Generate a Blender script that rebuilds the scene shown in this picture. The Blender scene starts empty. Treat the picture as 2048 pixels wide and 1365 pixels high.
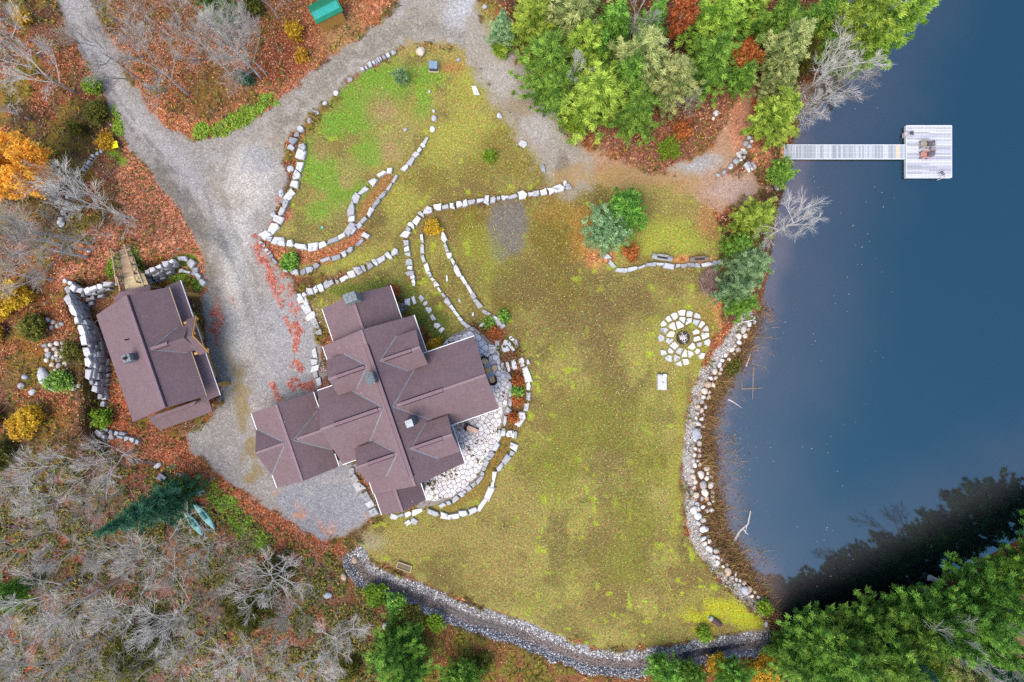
import bpy, math, random
import numpy as np
from mathutils import Vector, Matrix

# ------------------------------------------------------------------ camera, sky, sun, exposure
SC = bpy.context.scene
COL = SC.collection
H, S = 61.44, 0.045            # flying height (m); metres on the ground per photo pixel
cam_d = bpy.data.cameras.new('camera'); cam = bpy.data.objects.new('camera', cam_d); COL.objects.link(cam)
cam.location = (0, 0, H); cam.rotation_euler = (0, 0, 0)
cam_d.sensor_width = 36.0; cam_d.lens = 24.0; cam_d.clip_start = 0.5; cam_d.clip_end = 6000
SC.camera = cam

SUN_EL, SUN_AZ = math.radians(66), math.radians(218)    # light from the lower left of the picture
world = bpy.data.worlds.new('World'); SC.world = world; world.use_nodes = True
wn = world.node_tree; wn.nodes.clear()
wo = wn.nodes.new('ShaderNodeOutputWorld'); wb = wn.nodes.new('ShaderNodeBackground'); ws = wn.nodes.new('ShaderNodeTexSky')
ws.sky_type = 'NISHITA'; ws.sun_disc = False; ws.sun_elevation = SUN_EL; ws.sun_rotation = SUN_AZ
ws.air_density = 1.0; ws.dust_density = 1.6; ws.ozone_density = 1.0
wb.inputs['Strength'].default_value = 0.13
wn.links.new(ws.outputs[0], wb.inputs[0]); wn.links.new(wb.outputs[0], wo.inputs[0])
sun_d = bpy.data.lights.new('sun', 'SUN'); sun = bpy.data.objects.new('sun', sun_d); COL.objects.link(sun)
sun_d.energy = 1.55; sun_d.angle = math.radians(42); sun_d.color = (1.0, 0.93, 0.82)
sdir = Vector((math.sin(SUN_AZ)*math.cos(SUN_EL), math.cos(SUN_AZ)*math.cos(SUN_EL), math.sin(SUN_EL)))
sun.rotation_euler = sdir.to_track_quat('Z', 'Y').to_euler(); sun.location = (0, 0, 90)
SC.view_settings.view_transform = 'Standard'; SC.view_settings.look = 'None'
SC.view_settings.gamma = 1.0; SC.view_settings.use_curve_mapping = False
SC.view_settings.exposure = 1.75
SC.render.engine = 'CYCLES'
SC.cycles.max_bounces = 6; SC.cycles.diffuse_bounces = 3; SC.cycles.glossy_bounces = 3; SC.cycles.transparent_max_bounces = 6
SC.cycles.use_denoising = False

# ------------------------------------------------------------------ helpers
K = 0.55                        # photo brightness to surface albedo
def lin(r, g, b, k=K):
    f = lambda c: (c/12.92 if c <= 0.04045 else ((c+0.055)/1.055)**2.4)
    return tuple(k*f(c/255.0) for c in (r, g, b))
def W(px, py, z=0.0):
    k = 1 - z/H
    return Vector(((px-1024)*S*k, (682.5-py)*S*k, z))
def topx(v):
    k = 1 - v[2]/H
    return (v[0]/S/k+1024, 682.5-v[1]/S/k)

def tag(o, label=None, cat=None, group=None, kind=None):
    if label: o['label'] = label
    if cat: o['category'] = cat
    if group: o['group'] = group
    if kind: o['kind'] = kind
    return o
def link(name, data, parent=None, loc=None):
    o = bpy.data.objects.new(name, data); COL.objects.link(o)
    if parent is not None: o.parent = parent
    if loc is not None: o.location = loc
    return o
def empty(name, loc, label=None, cat=None, group=None, rz=0.0):
    o = link(name, None, None, loc); o.rotation_euler = (0, 0, rz); o.empty_display_size = 0.3
    return tag(o, label, cat, group)
class MB:
    """collects faces, links them as one mesh object"""
    def __init__(s): s.v = []; s.f = []; s.m = []
    def add(s, vs, fs, mi=0):
        b = len(s.v); s.v += [tuple(v) for v in vs]; s.f += [tuple(b+i for i in f) for f in fs]; s.m += [mi]*len(fs); return s
    def box(s, c, d, R=None, mi=0):
        x, y, z = d[0]/2, d[1]/2, d[2]/2
        vs = [Vector((a*x, b*y, e*z)) for e in (-1, 1) for a, b in ((-1, -1), (1, -1), (1, 1), (-1, 1))]
        if R is not None: vs = [R @ v for v in vs]
        c = Vector(c); vs = [v+c for v in vs]
        return s.add(vs, [(3, 2, 1, 0), (4, 5, 6, 7), (0, 1, 5, 4), (1, 2, 6, 5), (2, 3, 7, 6), (3, 0, 4, 7)], mi)
    def bar(s, a, b, w, h, mi=0):
        a, b = Vector(a), Vector(b); d = b-a; L = d.length
        if L < 1e-6: return s
        q = d.to_track_quat('X', 'Z').to_matrix()
        return s.box((a+b)/2, (L, w, h), q, mi)
    def tube(s, pts, rs, n=6, cap=True, mi=0):
        rings = []; pts = [Vector(p) for p in pts]; vs = []; fs = []
        for i, p in enumerate(pts):
            d = (pts[min(i+1, len(pts)-1)]-pts[max(i-1, 0)]).normalized()
            q = d.to_track_quat('Z', 'Y').to_matrix()
            for k in range(n):
                a = 2*math.pi*k/n
                vs.append(p+q @ Vector((math.cos(a)*rs[i], math.sin(a)*rs[i], 0)))
        for i in range(len(pts)-1):
            for k in range(n):
                fs.append((i*n+k, i*n+(k+1) % n, (i+1)*n+(k+1) % n, (i+1)*n+k))
        if cap:
            fs.append(tuple(range(n-1, -1, -1))); fs.append(tuple((len(pts)-1)*n+k for k in range(n)))
        return s.add(vs, fs, mi)
    def prism(s, poly, z0, z1, inset=0.0, mi=0):
        n = len(poly); c = Vector((sum(p[0] for p in poly)/n, sum(p[1] for p in poly)/n))
        vs = [(p[0], p[1], z0) for p in poly]
        vs += [(c.x+(p[0]-c.x)*(1-inset), c.y+(p[1]-c.y)*(1-inset), z1) for p in poly]
        fs = [tuple(range(n-1, -1, -1)), tuple(range(n, 2*n))]+[(i, (i+1) % n, n+(i+1) % n, n+i) for i in range(n)]
        return s.add(vs, fs, mi)
    def mesh(s, name, mats, smooth=False):
        me = bpy.data.meshes.new(name); me.from_pydata([tuple(v) for v in s.v], [], s.f)
        for m in (mats if isinstance(mats, (list, tuple)) else [mats]): me.materials.append(m)
        if any(s.m): me.polygons.foreach_set('material_index', s.m)
        if smooth: me.polygons.foreach_set('use_smooth', [True]*len(me.polygons))
        me.update(); return me
    def obj(s, name, mats, parent=None, loc=None, smooth=False):
        return link(name, s.mesh(name, mats, smooth), parent, loc)
def np_mesh(name, verts, tri, mat, cols=None, quads=False, smooth=False):
    """verts (n,3), faces (m,k) from numpy; cols (n,4) point colours"""
    k = tri.shape[1]; me = bpy.data.meshes.new(name)
    me.vertices.add(len(verts)); me.vertices.foreach_set('co', np.ascontiguousarray(verts, dtype=np.float32).ravel())
    me.loops.add(tri.size); me.loops.foreach_set('vertex_index', np.ascontiguousarray(tri, dtype=np.int32).ravel())
    me.polygons.add(len(tri)); me.polygons.foreach_set('loop_start', np.arange(0, tri.size, k, dtype=np.int32))
    me.polygons.foreach_set('loop_total', np.full(len(tri), k, dtype=np.int32))
    if smooth: me.polygons.foreach_set('use_smooth', np.ones(len(tri), dtype=bool))
    me.update(calc_edges=True)
    if cols is not None:
        for nm, c in cols.items():
            at = me.attributes.new(nm, 'FLOAT_COLOR', 'POINT'); at.data.foreach_set('color', np.ascontiguousarray(c, dtype=np.float32).ravel())
    me.materials.append(mat); return me

# ------------------------------------------------------------------ materials
MATS = {}
class N:
    def __init__(s, name):
        s.m = bpy.data.materials.new(name); s.m.use_nodes = True; s.t = s.m.node_tree
        s.b = s.t.nodes['Principled BSDF']; s.b.inputs['Roughness'].default_value = 0.85
        s.b.inputs['Specular IOR Level'].default_value = 0.25
        s.out = s.t.nodes['Material Output']
    def n(s, typ, **kw):
        nd = s.t.nodes.new('ShaderNode'+typ)
        for k, v in kw.items(): setattr(nd, k, v)
        return nd
    def l(s, a, b): s.t.links.new(a, b)
    def pos(s, obj=False):
        if obj: return s.n('TexCoord').outputs['Object']
        return s.n('NewGeometry').outputs['Position']
    def noise(s, vec, scale, detail=3, rough=0.6):
        nd = s.n('TexNoise'); nd.inputs['Scale'].default_value = scale; nd.inputs['Detail'].default_value = detail
        nd.inputs['Roughness'].default_value = rough; s.l(vec, nd.inputs['Vector']); return nd.outputs['Fac']
    def vor(s, vec, scale):
        nd = s.n('TexVoronoi'); nd.inputs['Scale'].default_value = scale; s.l(vec, nd.inputs['Vector']); return nd
    def ramp(s, fac, stops, const=False):
        nd = s.n('ValToRGB'); e = nd.color_ramp.elements
        if const: nd.color_ramp.interpolation = 'CONSTANT'
        while len(e) < len(stops): e.new(0.5)
        for i, (p, c) in enumerate(stops):
            e[i].position = p; e[i].color = (c[0], c[1], c[2], 1) if not isinstance(c, (int, float)) else (c, c, c, 1)
        s.l(fac, nd.inputs['Fac']); return nd.outputs['Color']
    def mix(s, fac, a, b, mode='MIX'):
        nd = s.n('Mix', data_type='RGBA', blend_type=mode); nd.clamp_result = False
        for sock, v in ((nd.inputs[0], fac), (nd.inputs[6], a), (nd.inputs[7], b)):
            if isinstance(v, (int, float)): sock.default_value = v if sock.type == 'VALUE' else (v, v, v, 1)
            elif isinstance(v, tuple): sock.default_value = (v[0], v[1], v[2], 1)
            else: s.l(v, sock)
        return nd.outputs[2]
    def math(s, op, a, b=0.0):
        nd = s.n('Math', operation=op)
        for sock, v in ((nd.inputs[0], a), (nd.inputs[1], b)):
            if isinstance(v, (int, float)): sock.default_value = v
            else: s.l(v, sock)
        return nd.outputs[0]
    def bump(s, hgt, strength=0.4, dist=0.05):
        nd = s.n('Bump'); nd.inputs['Strength'].default_value = strength; nd.inputs['Distance'].default_value = dist
        s.l(hgt, nd.inputs['Height']); s.l(nd.outputs[0], s.b.inputs['Normal'])
    def base(s, c):
        if isinstance(c, tuple): s.b.inputs['Base Color'].default_value = (c[0], c[1], c[2], 1)
        else: s.l(c, s.b.inputs['Base Color'])
    def rnd(s): return s.n('ObjectInfo').outputs['Random']

def m_plain(name, c, rough=0.7, scale=6, amt=0.25, metal=0.0):
    if name in MATS: return MATS[name]
    x = N(name); f = x.noise(x.pos(True), scale, 4)
    x.base(x.mix(1.0, tuple(c), x.ramp(f, [(0.3, 1-amt), (0.7, 1+amt)]), 'MULTIPLY'))
    x.b.inputs['Roughness'].default_value = rough; x.b.inputs['Metallic'].default_value = metal
    MATS[name] = x.m; return x.m
def m_stone(name, c_lo, c_hi, spot=0.35):
    x = N(name); p = x.pos(False)
    c = x.mix(x.rnd(), tuple(c_lo), tuple(c_hi))
    f = x.noise(p, 5, 4, 0.65); c = x.mix(1.0, c, x.ramp(f, [(0.3, 0.72), (0.55, 1.0), (0.75, 1.14)]), 'MULTIPLY')
    sp = x.noise(p, 2.6, 2, 0.5); lich = x.ramp(sp, [(0.60, 0.0), (0.66, 1.0)])
    lich = x.math('MULTIPLY', lich, spot)
    c = x.mix(lich, c, (0.06, 0.06, 0.065)); x.base(c)
    x.bump(x.noise(p, 9, 4), 0.6, 0.04); MATS[name] = x.m; return x.m
def m_wood(name, c_lo, c_hi, scale=3.0):
    x = N(name); c = x.mix(x.rnd(), tuple(c_lo), tuple(c_hi)); p = x.pos(True)
    f = x.noise(p, scale*4, 4, 0.7)
    c = x.mix(1.0, c, x.ramp(f, [(0.3, 0.75), (0.7, 1.15)]), 'MULTIPLY'); x.base(c)
    x.b.inputs['Roughness'].default_value = 0.8; MATS[name] = x.m; return x.m
def m_leaf(name, lo, hi, hue_rnd=0.12, trans=0.38):
    """foliage: per-clump tint attribute picks between lo and hi, each tree varies a little"""
    x = N(name); at = x.n('Attribute', attribute_name='tint'); sep = x.n('SeparateColor'); x.l(at.outputs['Color'], sep.inputs[0])
    c = x.mix(sep.outputs[0], tuple(lo), tuple(hi))
    hs = x.n('HueSaturation'); x.l(c, hs.inputs['Color'])
    r = x.rnd(); x.l(x.math('ADD', x.math('MULTIPLY', r, 0.024), 0.488), hs.inputs['Hue'])
    x.l(x.math('ADD', x.math('MULTIPLY', r, 2.2*hue_rnd), 1-hue_rnd), hs.inputs['Value'])
    x.base(hs.outputs[0])
    tr = x.n('BsdfTranslucent'); x.l(hs.outputs[0], tr.inputs['Color'])
    mx = x.n('MixShader'); mx.inputs[0].default_value = trans
    x.l(x.b.outputs[0], mx.inputs[1]); x.l(tr.outputs[0], mx.inputs[2]); x.l(mx.outputs[0], x.out.inputs['Surface'])
    x.b.inputs['Roughness'].default_value = 0.7
    MATS[name] = x.m; return x.m
def m_attr(name, rough=0.85, amt=0.0):
    x = N(name); at = x.n('Attribute', attribute_name='col'); x.base(at.outputs['Color']); x.b.inputs['Roughness'].default_value = rough
    MATS[name] = x.m; return x.m

# ------------------------------------------------------------------ numpy masks in the ground plane
GX0, GX1, GY0, GY1, GS = -90, 2139, -90, 1455, 3
gx = np.arange(GX0, GX1, GS, dtype=np.float64); gy = np.arange(GY0, GY1, GS, dtype=np.float64)
PX, PY = np.meshgrid(gx, gy)
rng = np.random.default_rng(7)
def vnoise(X, Y, scale, seed, octv=3, gain=0.55):
    out = np.zeros_like(X); amp = 1.0; tot = 0.0
    for o in range(octv):
        r = np.random.default_rng(seed*31+o); L = r.random((257, 257)); s = scale/(2**o)
        x = (X+5000)/s; y = (Y+5000)/s; xi = np.floor(x).astype(int); yi = np.floor(y).astype(int)
        fx = x-xi; fy = y-yi; fx = fx*fx*(3-2*fx); fy = fy*fy*(3-2*fy); xi %= 256; yi %= 256
        v = (L[yi, xi]*(1-fx)+L[yi, xi+1]*fx)*(1-fy)+(L[yi+1, xi]*(1-fx)+L[yi+1, xi+1]*fx)*fy
        out += amp*v; tot += amp; amp *= gain
    return out/tot
def sstep(a, b, x):
    t = np.clip((x-a)/(b-a), 0, 1); return t*t*(3-2*t)
def d_line(X, Y, pts):
    d = np.full(X.shape, 1e9)
    for (x0, y0), (x1, y1) in zip(pts[:-1], pts[1:]):
        dx, dy = x1-x0, y1-y0; L2 = dx*dx+dy*dy+1e-9
        t = np.clip(((X-x0)*dx+(Y-y0)*dy)/L2, 0, 1); d = np.minimum(d, np.hypot(X-x0-t*dx, Y-y0-t*dy))
    return d
def inside(X, Y, pts):
    c = np.zeros(np.shape(X), dtype=bool); n = len(pts)
    for i in range(n):
        x0, y0 = pts[i]; x1, y1 = pts[(i+1) % n]
        if y0 == y1: continue
        c ^= ((y0 > Y) != (y1 > Y)) & (X < (x1-x0)*(Y-y0)/(y1-y0)+x0)
    return c
def sd(X, Y, pts):
    d = d_line(X, Y, list(pts)+[pts[0]]); return np.where(inside(X, Y, pts), -d, d)

LAKE = [(1790, -400), (1700, -40), (1668, 60), (1640, 150), (1605, 235), (1588, 290), (1580, 350), (1560, 420), (1548, 500), (1532, 590),
        (1512, 640), (1485, 715), (1452, 765), (1428, 820), (1420, 870), (1428, 905), (1425, 960), (1440, 1010), (1446, 1060), (1474, 1100), (1503, 1150),
        (1533, 1205), (1558, 1252), (1600, 1246), (1670, 1218), (1760, 1205), (1850, 1168), (1940, 1128), (2060, 1062), (2600, 900), (2600, -400)]
CREEK = [(712, 1122), (735, 1155), (790, 1176), (860, 1204), (940, 1238), (1030, 1262), (1100, 1292), (1180, 1322), (1260, 1328), (1340, 1318), (1420, 1302), (1490, 1290), (1560, 1285)]
HILL = [(-300, 330), (60, 380), (200, 440), (300, 480), (420, 505), (440, 600), (200, 900), (-300, 930)]
PAD = [(205, 620), (180, 600), (240, 568), (300, 560), (345, 545), (392, 528), (425, 560), (470, 700), (470, 900), (300, 905), (236, 880), (212, 850), (218, 800), (217, 735), (214, 690)]
DRIVE = [[(105, -200), (112, 0), (150, 80), (192, 165), (228, 240), (258, 300), (300, 345), (345, 400), (385, 462), (408, 520), (420, 575), (400, 600), (440, 790), (432, 830), (375, 868), (385, 900), (420, 935), (470, 972),
          (520, 1003), (570, 1032), (620, 1066), (652, 1080), (690, 1070), (720, 1050), (752, 1034), (738, 1000), (710, 930), (660, 900), (655, 780), (640, 700), (622, 640), (598, 592), (566, 548), (540, 520), (522, 478),
          (545, 440), (568, 400), (576, 360), (560, 330), (570, 290), (600, 250), (650, 205), (700, 158), (760, 112), (810, 92), (860, 86), (905, 92), (945, 112), (985, 165), (1020, 205), (1060, 250), (1088, 300), (1118, 345),
          (1140, 360), (1150, 335), (1140, 280), (1100, 222), (1050, 172), (1004, 112), (966, 50), (948, 0), (948, -200), (790, -200), (800, 0), (762, 46), (702, 88), (642, 132), (574, 192), (520, 232), (452, 268), (390, 284),
          (352, 268), (320, 248), (286, 206), (252, 148), (216, 78), (182, 0), (170, -200)]]
PATH = [(1140, 298), (1200, 300), (1262, 338), (1330, 348), (1400, 318), (1438, 280), (1466, 232), (1478, 180), (1512, 178), (1506, 240), (1492, 285), (1466, 325), (1440, 352), (1500, 346), (1535, 376), (1492, 398), (1444, 424), (1400, 402), (1360, 372), (1250, 366), (1148, 372)]
LAWN = [[(800, 100), (850, 94), (905, 98), (942, 118), (985, 188), (1040, 255), (1090, 320), (1125, 366), (1060, 388), (930, 402), (850, 424), (812, 462), (800, 492), (700, 548), (600, 548), (530, 482), (570, 412), (600, 300), (640, 232), (700, 166), (790, 110)],
        [(600, 602), (800, 502), (822, 452), (860, 426), (1140, 386), (1150, 368), (1200, 352), (1300, 362), (1380, 372), (1420, 412), (1440, 480), (1440, 560), (1440, 640), (1402, 730), (1368, 850), (1358, 960), (1368, 1080), (1404, 1130), (1484, 1200), (1535, 1250), (1530, 1266), (1450, 1268), (1300, 1292), (1200, 1298), (1100, 1268), (1000, 1224), (850, 1164), (740, 1118), (720, 1080), (760, 1036), (850, 1012), (1000, 930), (1055, 800), (1036, 690), (950, 640), (880, 700), (780, 572), (640, 622)]]
SHORE = [(1496, 628), (1472, 662), (1455, 690), (1430, 720), (1412, 748), (1398, 775), (1388, 805), (1382, 840), (1380, 880), (1376, 920), (1374, 955), (1380, 995), (1384, 1035), (1388, 1065), (1402, 1095), (1426, 1130), (1458, 1165), (1496, 1200), (1526, 1222)]
def height(X, Y):
    z = 0.10*(vnoise(X, Y, 140, 3, 3)-0.5)*2
    hill = 2.1*(1-sstep(-30, 70, sd(X, Y, HILL)))*sstep(10, 60, sd(X, Y, PAD)); z = z+hill
    z = z+0.9*(1-sstep(0, 320, np.hypot(X-60, Y-60)))*0.8
    pad = 1-sstep(-15, 10, sd(X, Y, PAD)); z = z*(1-pad)
    dl = sd(X, Y, LAKE)
    bank = sstep(0, 46, dl); z = np.where(dl > 0, -0.88*(1-bank)+z*bank, -0.9-np.minimum(2.4, -dl*0.02))
    dc = d_line(X, Y, CREEK); z = z-0.65*(1-sstep(6, 34, dc))*sstep(-10, 25, dl)
    return z
ZG = height(PX, PY)
def hz(px, py):
    fx = np.clip((np.asarray(px, float)-GX0)/GS, 0, len(gx)-1.001); fy = np.clip((np.asarray(py, float)-GY0)/GS, 0, len(gy)-1.001)
    xi = fx.astype(int); yi = fy.astype(int); fx = fx-xi; fy = fy-yi
    r = (ZG[yi, xi]*(1-fx)+ZG[yi, xi+1]*fx)*(1-fy)+(ZG[yi+1, xi]*(1-fx)+ZG[yi+1, xi+1]*fx)*fy
    return r if np.ndim(r) else float(r)
def G(px, py, dz=0.0):
    z = hz(px, py)+dz; return W(px, py, z)
def GA(px, py, dz=0.0):
    z = hz(px, py)+dz; k = 1-z/H
    return np.stack([(px-1024)*S*k, (682.5-py)*S*k, z], -1)
WATER_Z = -0.86
# ------------------------------------------------------------------ ground: one height field, split into ground, lawn, driveway, path, creek bed
n_big = vnoise(PX, PY, 170, 11, 4); n_med = vnoise(PX, PY, 60, 12, 4); n_sm = vnoise(PX, PY, 20, 13, 3); n_f = vnoise(PX, PY, 9, 14, 2)
col = np.zeros(PX.shape+(3,)); kind = np.zeros(PX.shape+(3,))      # kind: gravel, litter, grass weights
def pnt(mask, c, kd=None, op=1.0):
    global col, kind
    m = (np.clip(mask, 0, 1)*op)[..., None]; col[...] = col*(1-m)+m*np.array(lin(*c))
    if kd is not None: kind[...] = kind*(1-m)+m*np.array(kd, float)
def poly_m(pts, soft=8, jag=10, js=None):
    s = sd(PX, PY, pts)+jag*2*((n_sm if js is None else js)-0.5)*2
    return 1-sstep(-soft, soft, s)
def line_m(pts, w, soft=6, jag=8):
    return 1-sstep(w-soft, w+soft, d_line(PX, PY, pts)+jag*2*(n_sm-0.5)*2)
def blob(x, y, rx, ry=None, jag=0.5):
    ry = ry or rx; d = np.hypot((PX-x)/rx, (PY-y)/ry)+jag*2*(n_med-0.5)+0.35*(n_sm-0.5)*2
    return 1-sstep(0.35, 1.25, d)
LIT = (0, 1, 0); GRV = (1, 0, 0); GRS = (0, 0, 1); FOR = (0, 0.75, 0.25)
col[...] = np.array(lin(124, 86, 66)); kind[...] = np.array(FOR)
# woods: browns, olive, dark mould, rust
pnt(sstep(0.48, 0.62, n_med), (112, 92, 46), (0, 0.4, 0.6), 0.85)
pnt(sstep(0.55, 0.68, n_big), (84, 64, 44), None, 0.7)
pnt(sstep(0.50, 0.60, vnoise(PX, PY, 70, 21, 3)), (158, 84, 52), LIT, 0.75)
pnt(sstep(0.56, 0.64, vnoise(PX, PY, 45, 22, 3)), (128, 118, 44), GRS, 0.7)
pnt(sstep(0.58, 0.68, vnoise(PX, PY, 55, 23, 3)), (70, 52, 40), None, 0.8)
ul = poly_m([(180, -200), (560, -200), (640, 60), (500, 210), (380, 240), (250, 140)], 30, 14); pnt(ul, (152, 100, 68), LIT, 0.8)
bl = poly_m([(-200, 900), (260, 900), (500, 1040), (760, 1180), (760, 1460), (-200, 1460)], 30, 14)
pnt(bl*sstep(0.42, 0.6, n_med), (126, 104, 80), FOR, 0.8); pnt(bl*sstep(0.55, 0.66, n_sm), (112, 112, 64), GRS, 0.85); pnt(bl*sstep(0.6, 0.7, vnoise(PX, PY, 50, 29, 3)), (146, 96, 66), LIT, 0.6)
pnt(poly_m([(960, -200), (1700, -200), (1640, 150), (1540, 200), (1480, 180), (1400, 260), (1150, 260), (1030, 110)], 15), (84, 58, 44), FOR, 0.9)
pnt(poly_m([(1160, 250), (1300, 190), (1480, 130), (1480, 190), (1440, 280), (1390, 318), (1330, 345), (1260, 330), (1200, 290)], 12), (132, 90, 72), LIT, 0.9)
pnt(poly_m([(700, 1150), (800, 1200), (1000, 1270), (1180, 1340), (1330, 1345), (1560, 1300), (1560, 1460), (700, 1460)], 10), (126, 88, 54), (0, 0.6, 0.4), 0.9)
pnt(poly_m([(780, 1200), (1000, 1280), (1200, 1350), (1200, 1460), (760, 1460)], 20)*sstep(0.45, 0.6, n_sm), (128, 122, 48), GRS, 0.8)
# leaf litter
lit_l = poly_m([(165, 110), (225, 165), (262, 285), (320, 350), (402, 470), (428, 560), (446, 622), (420, 615), (330, 525), (200, 565), (100, 570), (170, 480), (250, 420), (236, 330), (228, 250)], 12, 16)
pnt(lit_l, (214, 138, 104), LIT, 0.95)
pnt(poly_m([(206, 50), (262, 150), (300, 222), (345, 268), (430, 286), (520, 236), (640, 136), (790, 0), (700, 0), (640, 60), (560, 150), (500, 200), (380, 244), (320, 205), (270, 120)], 8, 10), (188, 118, 84), LIT, 0.85)
lit_g = poly_m([(206, 836), (330, 858), (392, 880), (424, 940), (500, 1000), (640, 1080), (712, 1096), (700, 1124), (600, 1110), (480, 1032), (400, 992), (300, 942), (226, 892)], 10, 12)
pnt(lit_g, (178, 98, 66), LIT, 0.95)
pnt(poly_m([(206, 650), (222, 640), (280, 850), (215, 850)], 6), (170, 84, 52), LIT)
pnt(blob(140, 1090, 60, 40)+blob(330, 1180, 60, 30)+blob(560, 1280, 60, 40)+blob(470, 1130, 60, 24), (166, 100, 70), LIT, 0.6)
for (x, y, r, c) in ((190, 230, 50, (66, 52, 36)), (170, 270, 45, (76, 66, 34)), (440, 200, 60, (116, 84, 44)), (420, 175, 40, (120, 96, 40)), (560, 130, 40, (140, 66, 48)), (600, 70, 60, (148, 78, 52)),
                     (690, 60, 55, (164, 132, 86)), (130, 730, 40, (92, 72, 48)), (60, 720, 50, (140, 104, 40)), (100, 850, 45, (150, 110, 36)), (190, 830, 30, (70, 66, 34)), (40, 580, 60, (170, 110, 44))):
    pnt(blob(x, y, r), c, FOR, 0.8)
# drive: grey gravel with tan, pale and dark streaks
dm = np.zeros(PX.shape)
for p in DRIVE: dm = np.maximum(dm, poly_m(p, 5, 6))
pnt(dm, (155, 147, 139), GRV)
tan = line_m([(390, 440), (430, 400), (470, 360), (560, 260), (700, 120), (820, 50), (900, 40)], 34, 26, 10)*dm
pnt(tan*(0.5+0.5*n_med), (156, 143, 124), None, 0.95)
pnt(dm*line_m([(560, 255), (700, 120), (800, 60), (870, 50), (950, 90), (1040, 200)], 10, 12, 8), (138, 130, 116), None, 0.75)
pnt(dm*line_m([(290, 300), (350, 390), (400, 470), (430, 560), (450, 640), (480, 730)], 14, 14, 7), (130, 120, 106), None, 0.8)
pnt(dm*line_m([(450, 690), (470, 740), (490, 790), (498, 860), (505, 950)], 11, 9, 12), (146, 126, 82), (0.4, 0.3, 0.3), 0.8)
pnt(dm*line_m([(480, 440), (470, 540), (470, 640), (480, 700)], 24, 16, 9), (190, 184, 176), None, 0.8)
pnt(dm*blob(500, 350, 60, 70), (196, 188, 178), None, 0.75); pnt(dm*blob(520, 320, 40, 40), (150, 150, 156), None, 0.6)
pnt(dm*line_m([(140, 0), (190, 110), (240, 210), (300, 270), (360, 320), (440, 440)], 16, 12, 6), (170, 164, 162), None, 0.75)
for off in (-9, 7): pnt(dm*line_m([(150+off, 60), (225+off, 190), (285+off, 275), (345+off, 350), (400+off, 440)], 3.5, 3, 4), (124, 116, 112), None, 0.7)
pnt(dm*poly_m([(560, 930), (720, 930), (745, 1030), (650, 1080), (560, 1010)], 16), (148, 148, 154), None, 0.85)
pnt(dm*poly_m([(500, 600), (640, 600), (650, 790), (520, 790)], 26), (160, 158, 160), None, 0.7)
pnt(dm*poly_m([(375, 590), (402, 570), (470, 760), (430, 800)], 12), (138, 138, 134), None, 0.7)
pnt(dm*sstep(0.55, 0.7, n_sm)*0.3, (184, 178, 172)); pnt(dm*sstep(0.62, 0.8, n_f)*0.25, (140, 136, 134))
for pts in ([(556, 268), (640, 180), (720, 118), (800, 66), (880, 40)], [(520, 262), (610, 180), (690, 116), (770, 66), (840, 20)], [(430, 300), (410, 380), (440, 470), (480, 560), (500, 640)], [(456, 300), (440, 380), (470, 470), (512, 560), (540, 660)]):
    pnt(dm*line_m(pts, 4, 4, 5), (136, 128, 118), None, 0.5)
# lawn
lm = np.zeros(PX.shape)
for p in LAWN: lm = np.maximum(lm, poly_m(p, 6, 6))
pnt(lm, (152, 140, 78), GRS)
lw = lambda t, a, b: lm*sstep(a, b, t)
pnt(lw(n_big, 0.40, 0.66), (122, 104, 62), None, 0.8)
pnt(lw(vnoise(PX, PY, 110, 31, 4), 0.42, 0.72), (122, 104, 60), None, 0.7)
pnt(lw(vnoise(PX, PY, 80, 32, 4), 0.44, 0.74), (154, 144, 80), None, 0.8)
pnt(lw(vnoise(PX, PY, 60, 33, 4), 0.48, 0.74), (136, 134, 62), None, 0.55)
pnt(lw(vnoise(PX, PY, 36, 34, 3), 0.52, 0.78), (160, 154, 74), None, 0.5)
pnt(lw(vnoise(PX, PY, 40, 35, 3), 0.52, 0.76), (104, 90, 56), None, 0.6)
pnt(lw(vnoise(PX, PY, 14, 36, 2), 0.72, 0.80), (160, 176, 50), None, 0.8)
def lb(x, y, rx, ry, c, op=0.85, kd=None): pnt(lm*blob(x, y, rx, ry), c, kd, op)
for (x, y, rx, ry) in ((800, 160, 80, 45), (870, 150, 40, 36), (700, 200, 55, 35), (690, 245, 50, 42), (655, 255, 40, 36), (650, 350, 40, 40), (690, 385, 55, 40), (850, 205, 26, 40), (745, 165, 45, 30), (620, 330, 24, 60), (730, 300, 40, 40), (640, 420, 40, 36), (720, 250, 40, 40)): lb(x, y, rx, ry, (112, 148, 50), 0.85)
for (x, y, rx, ry) in ((760, 225, 40, 45), (775, 285, 24, 40), (700, 340, 30, 36), (640, 300, 26, 30), (690, 440, 60, 40), (800, 270, 45, 40), (680, 465, 55, 26)): lb(x, y, rx, ry, (150, 138, 84), 0.5)
lb(768, 225, 24, 22, (164, 136, 98), 0.55); lb(782, 305, 16, 22, (168, 134, 100), 0.55); lb(695, 365, 16, 18, (164, 132, 94), 0.5); lb(660, 460, 55, 24, (124, 112, 64), 0.8)
for (x, y, rx, ry) in ((930, 170, 60, 60), (940, 260, 60, 50), (880, 300, 40, 60), (800, 400, 60, 40), (700, 520, 80, 20)): lb(x, y, rx, ry, (160, 156, 70), 0.7)
for (x, y, rx, ry) in ((1000, 290, 60, 40), (960, 340, 60, 30), (1050, 340, 40, 30), (860, 360, 50, 30)): lb(x, y, rx, ry, (126, 112, 56), 0.75)
for (x, y, rx, ry) in ((830, 610, 50, 40), (870, 665, 36, 50), (760, 570, 60, 14), (690, 580, 50, 14), (880, 690, 24, 24), (975, 655, 26, 24)): lb(x, y, rx, ry, (100, 116, 46), 0.9)
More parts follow.
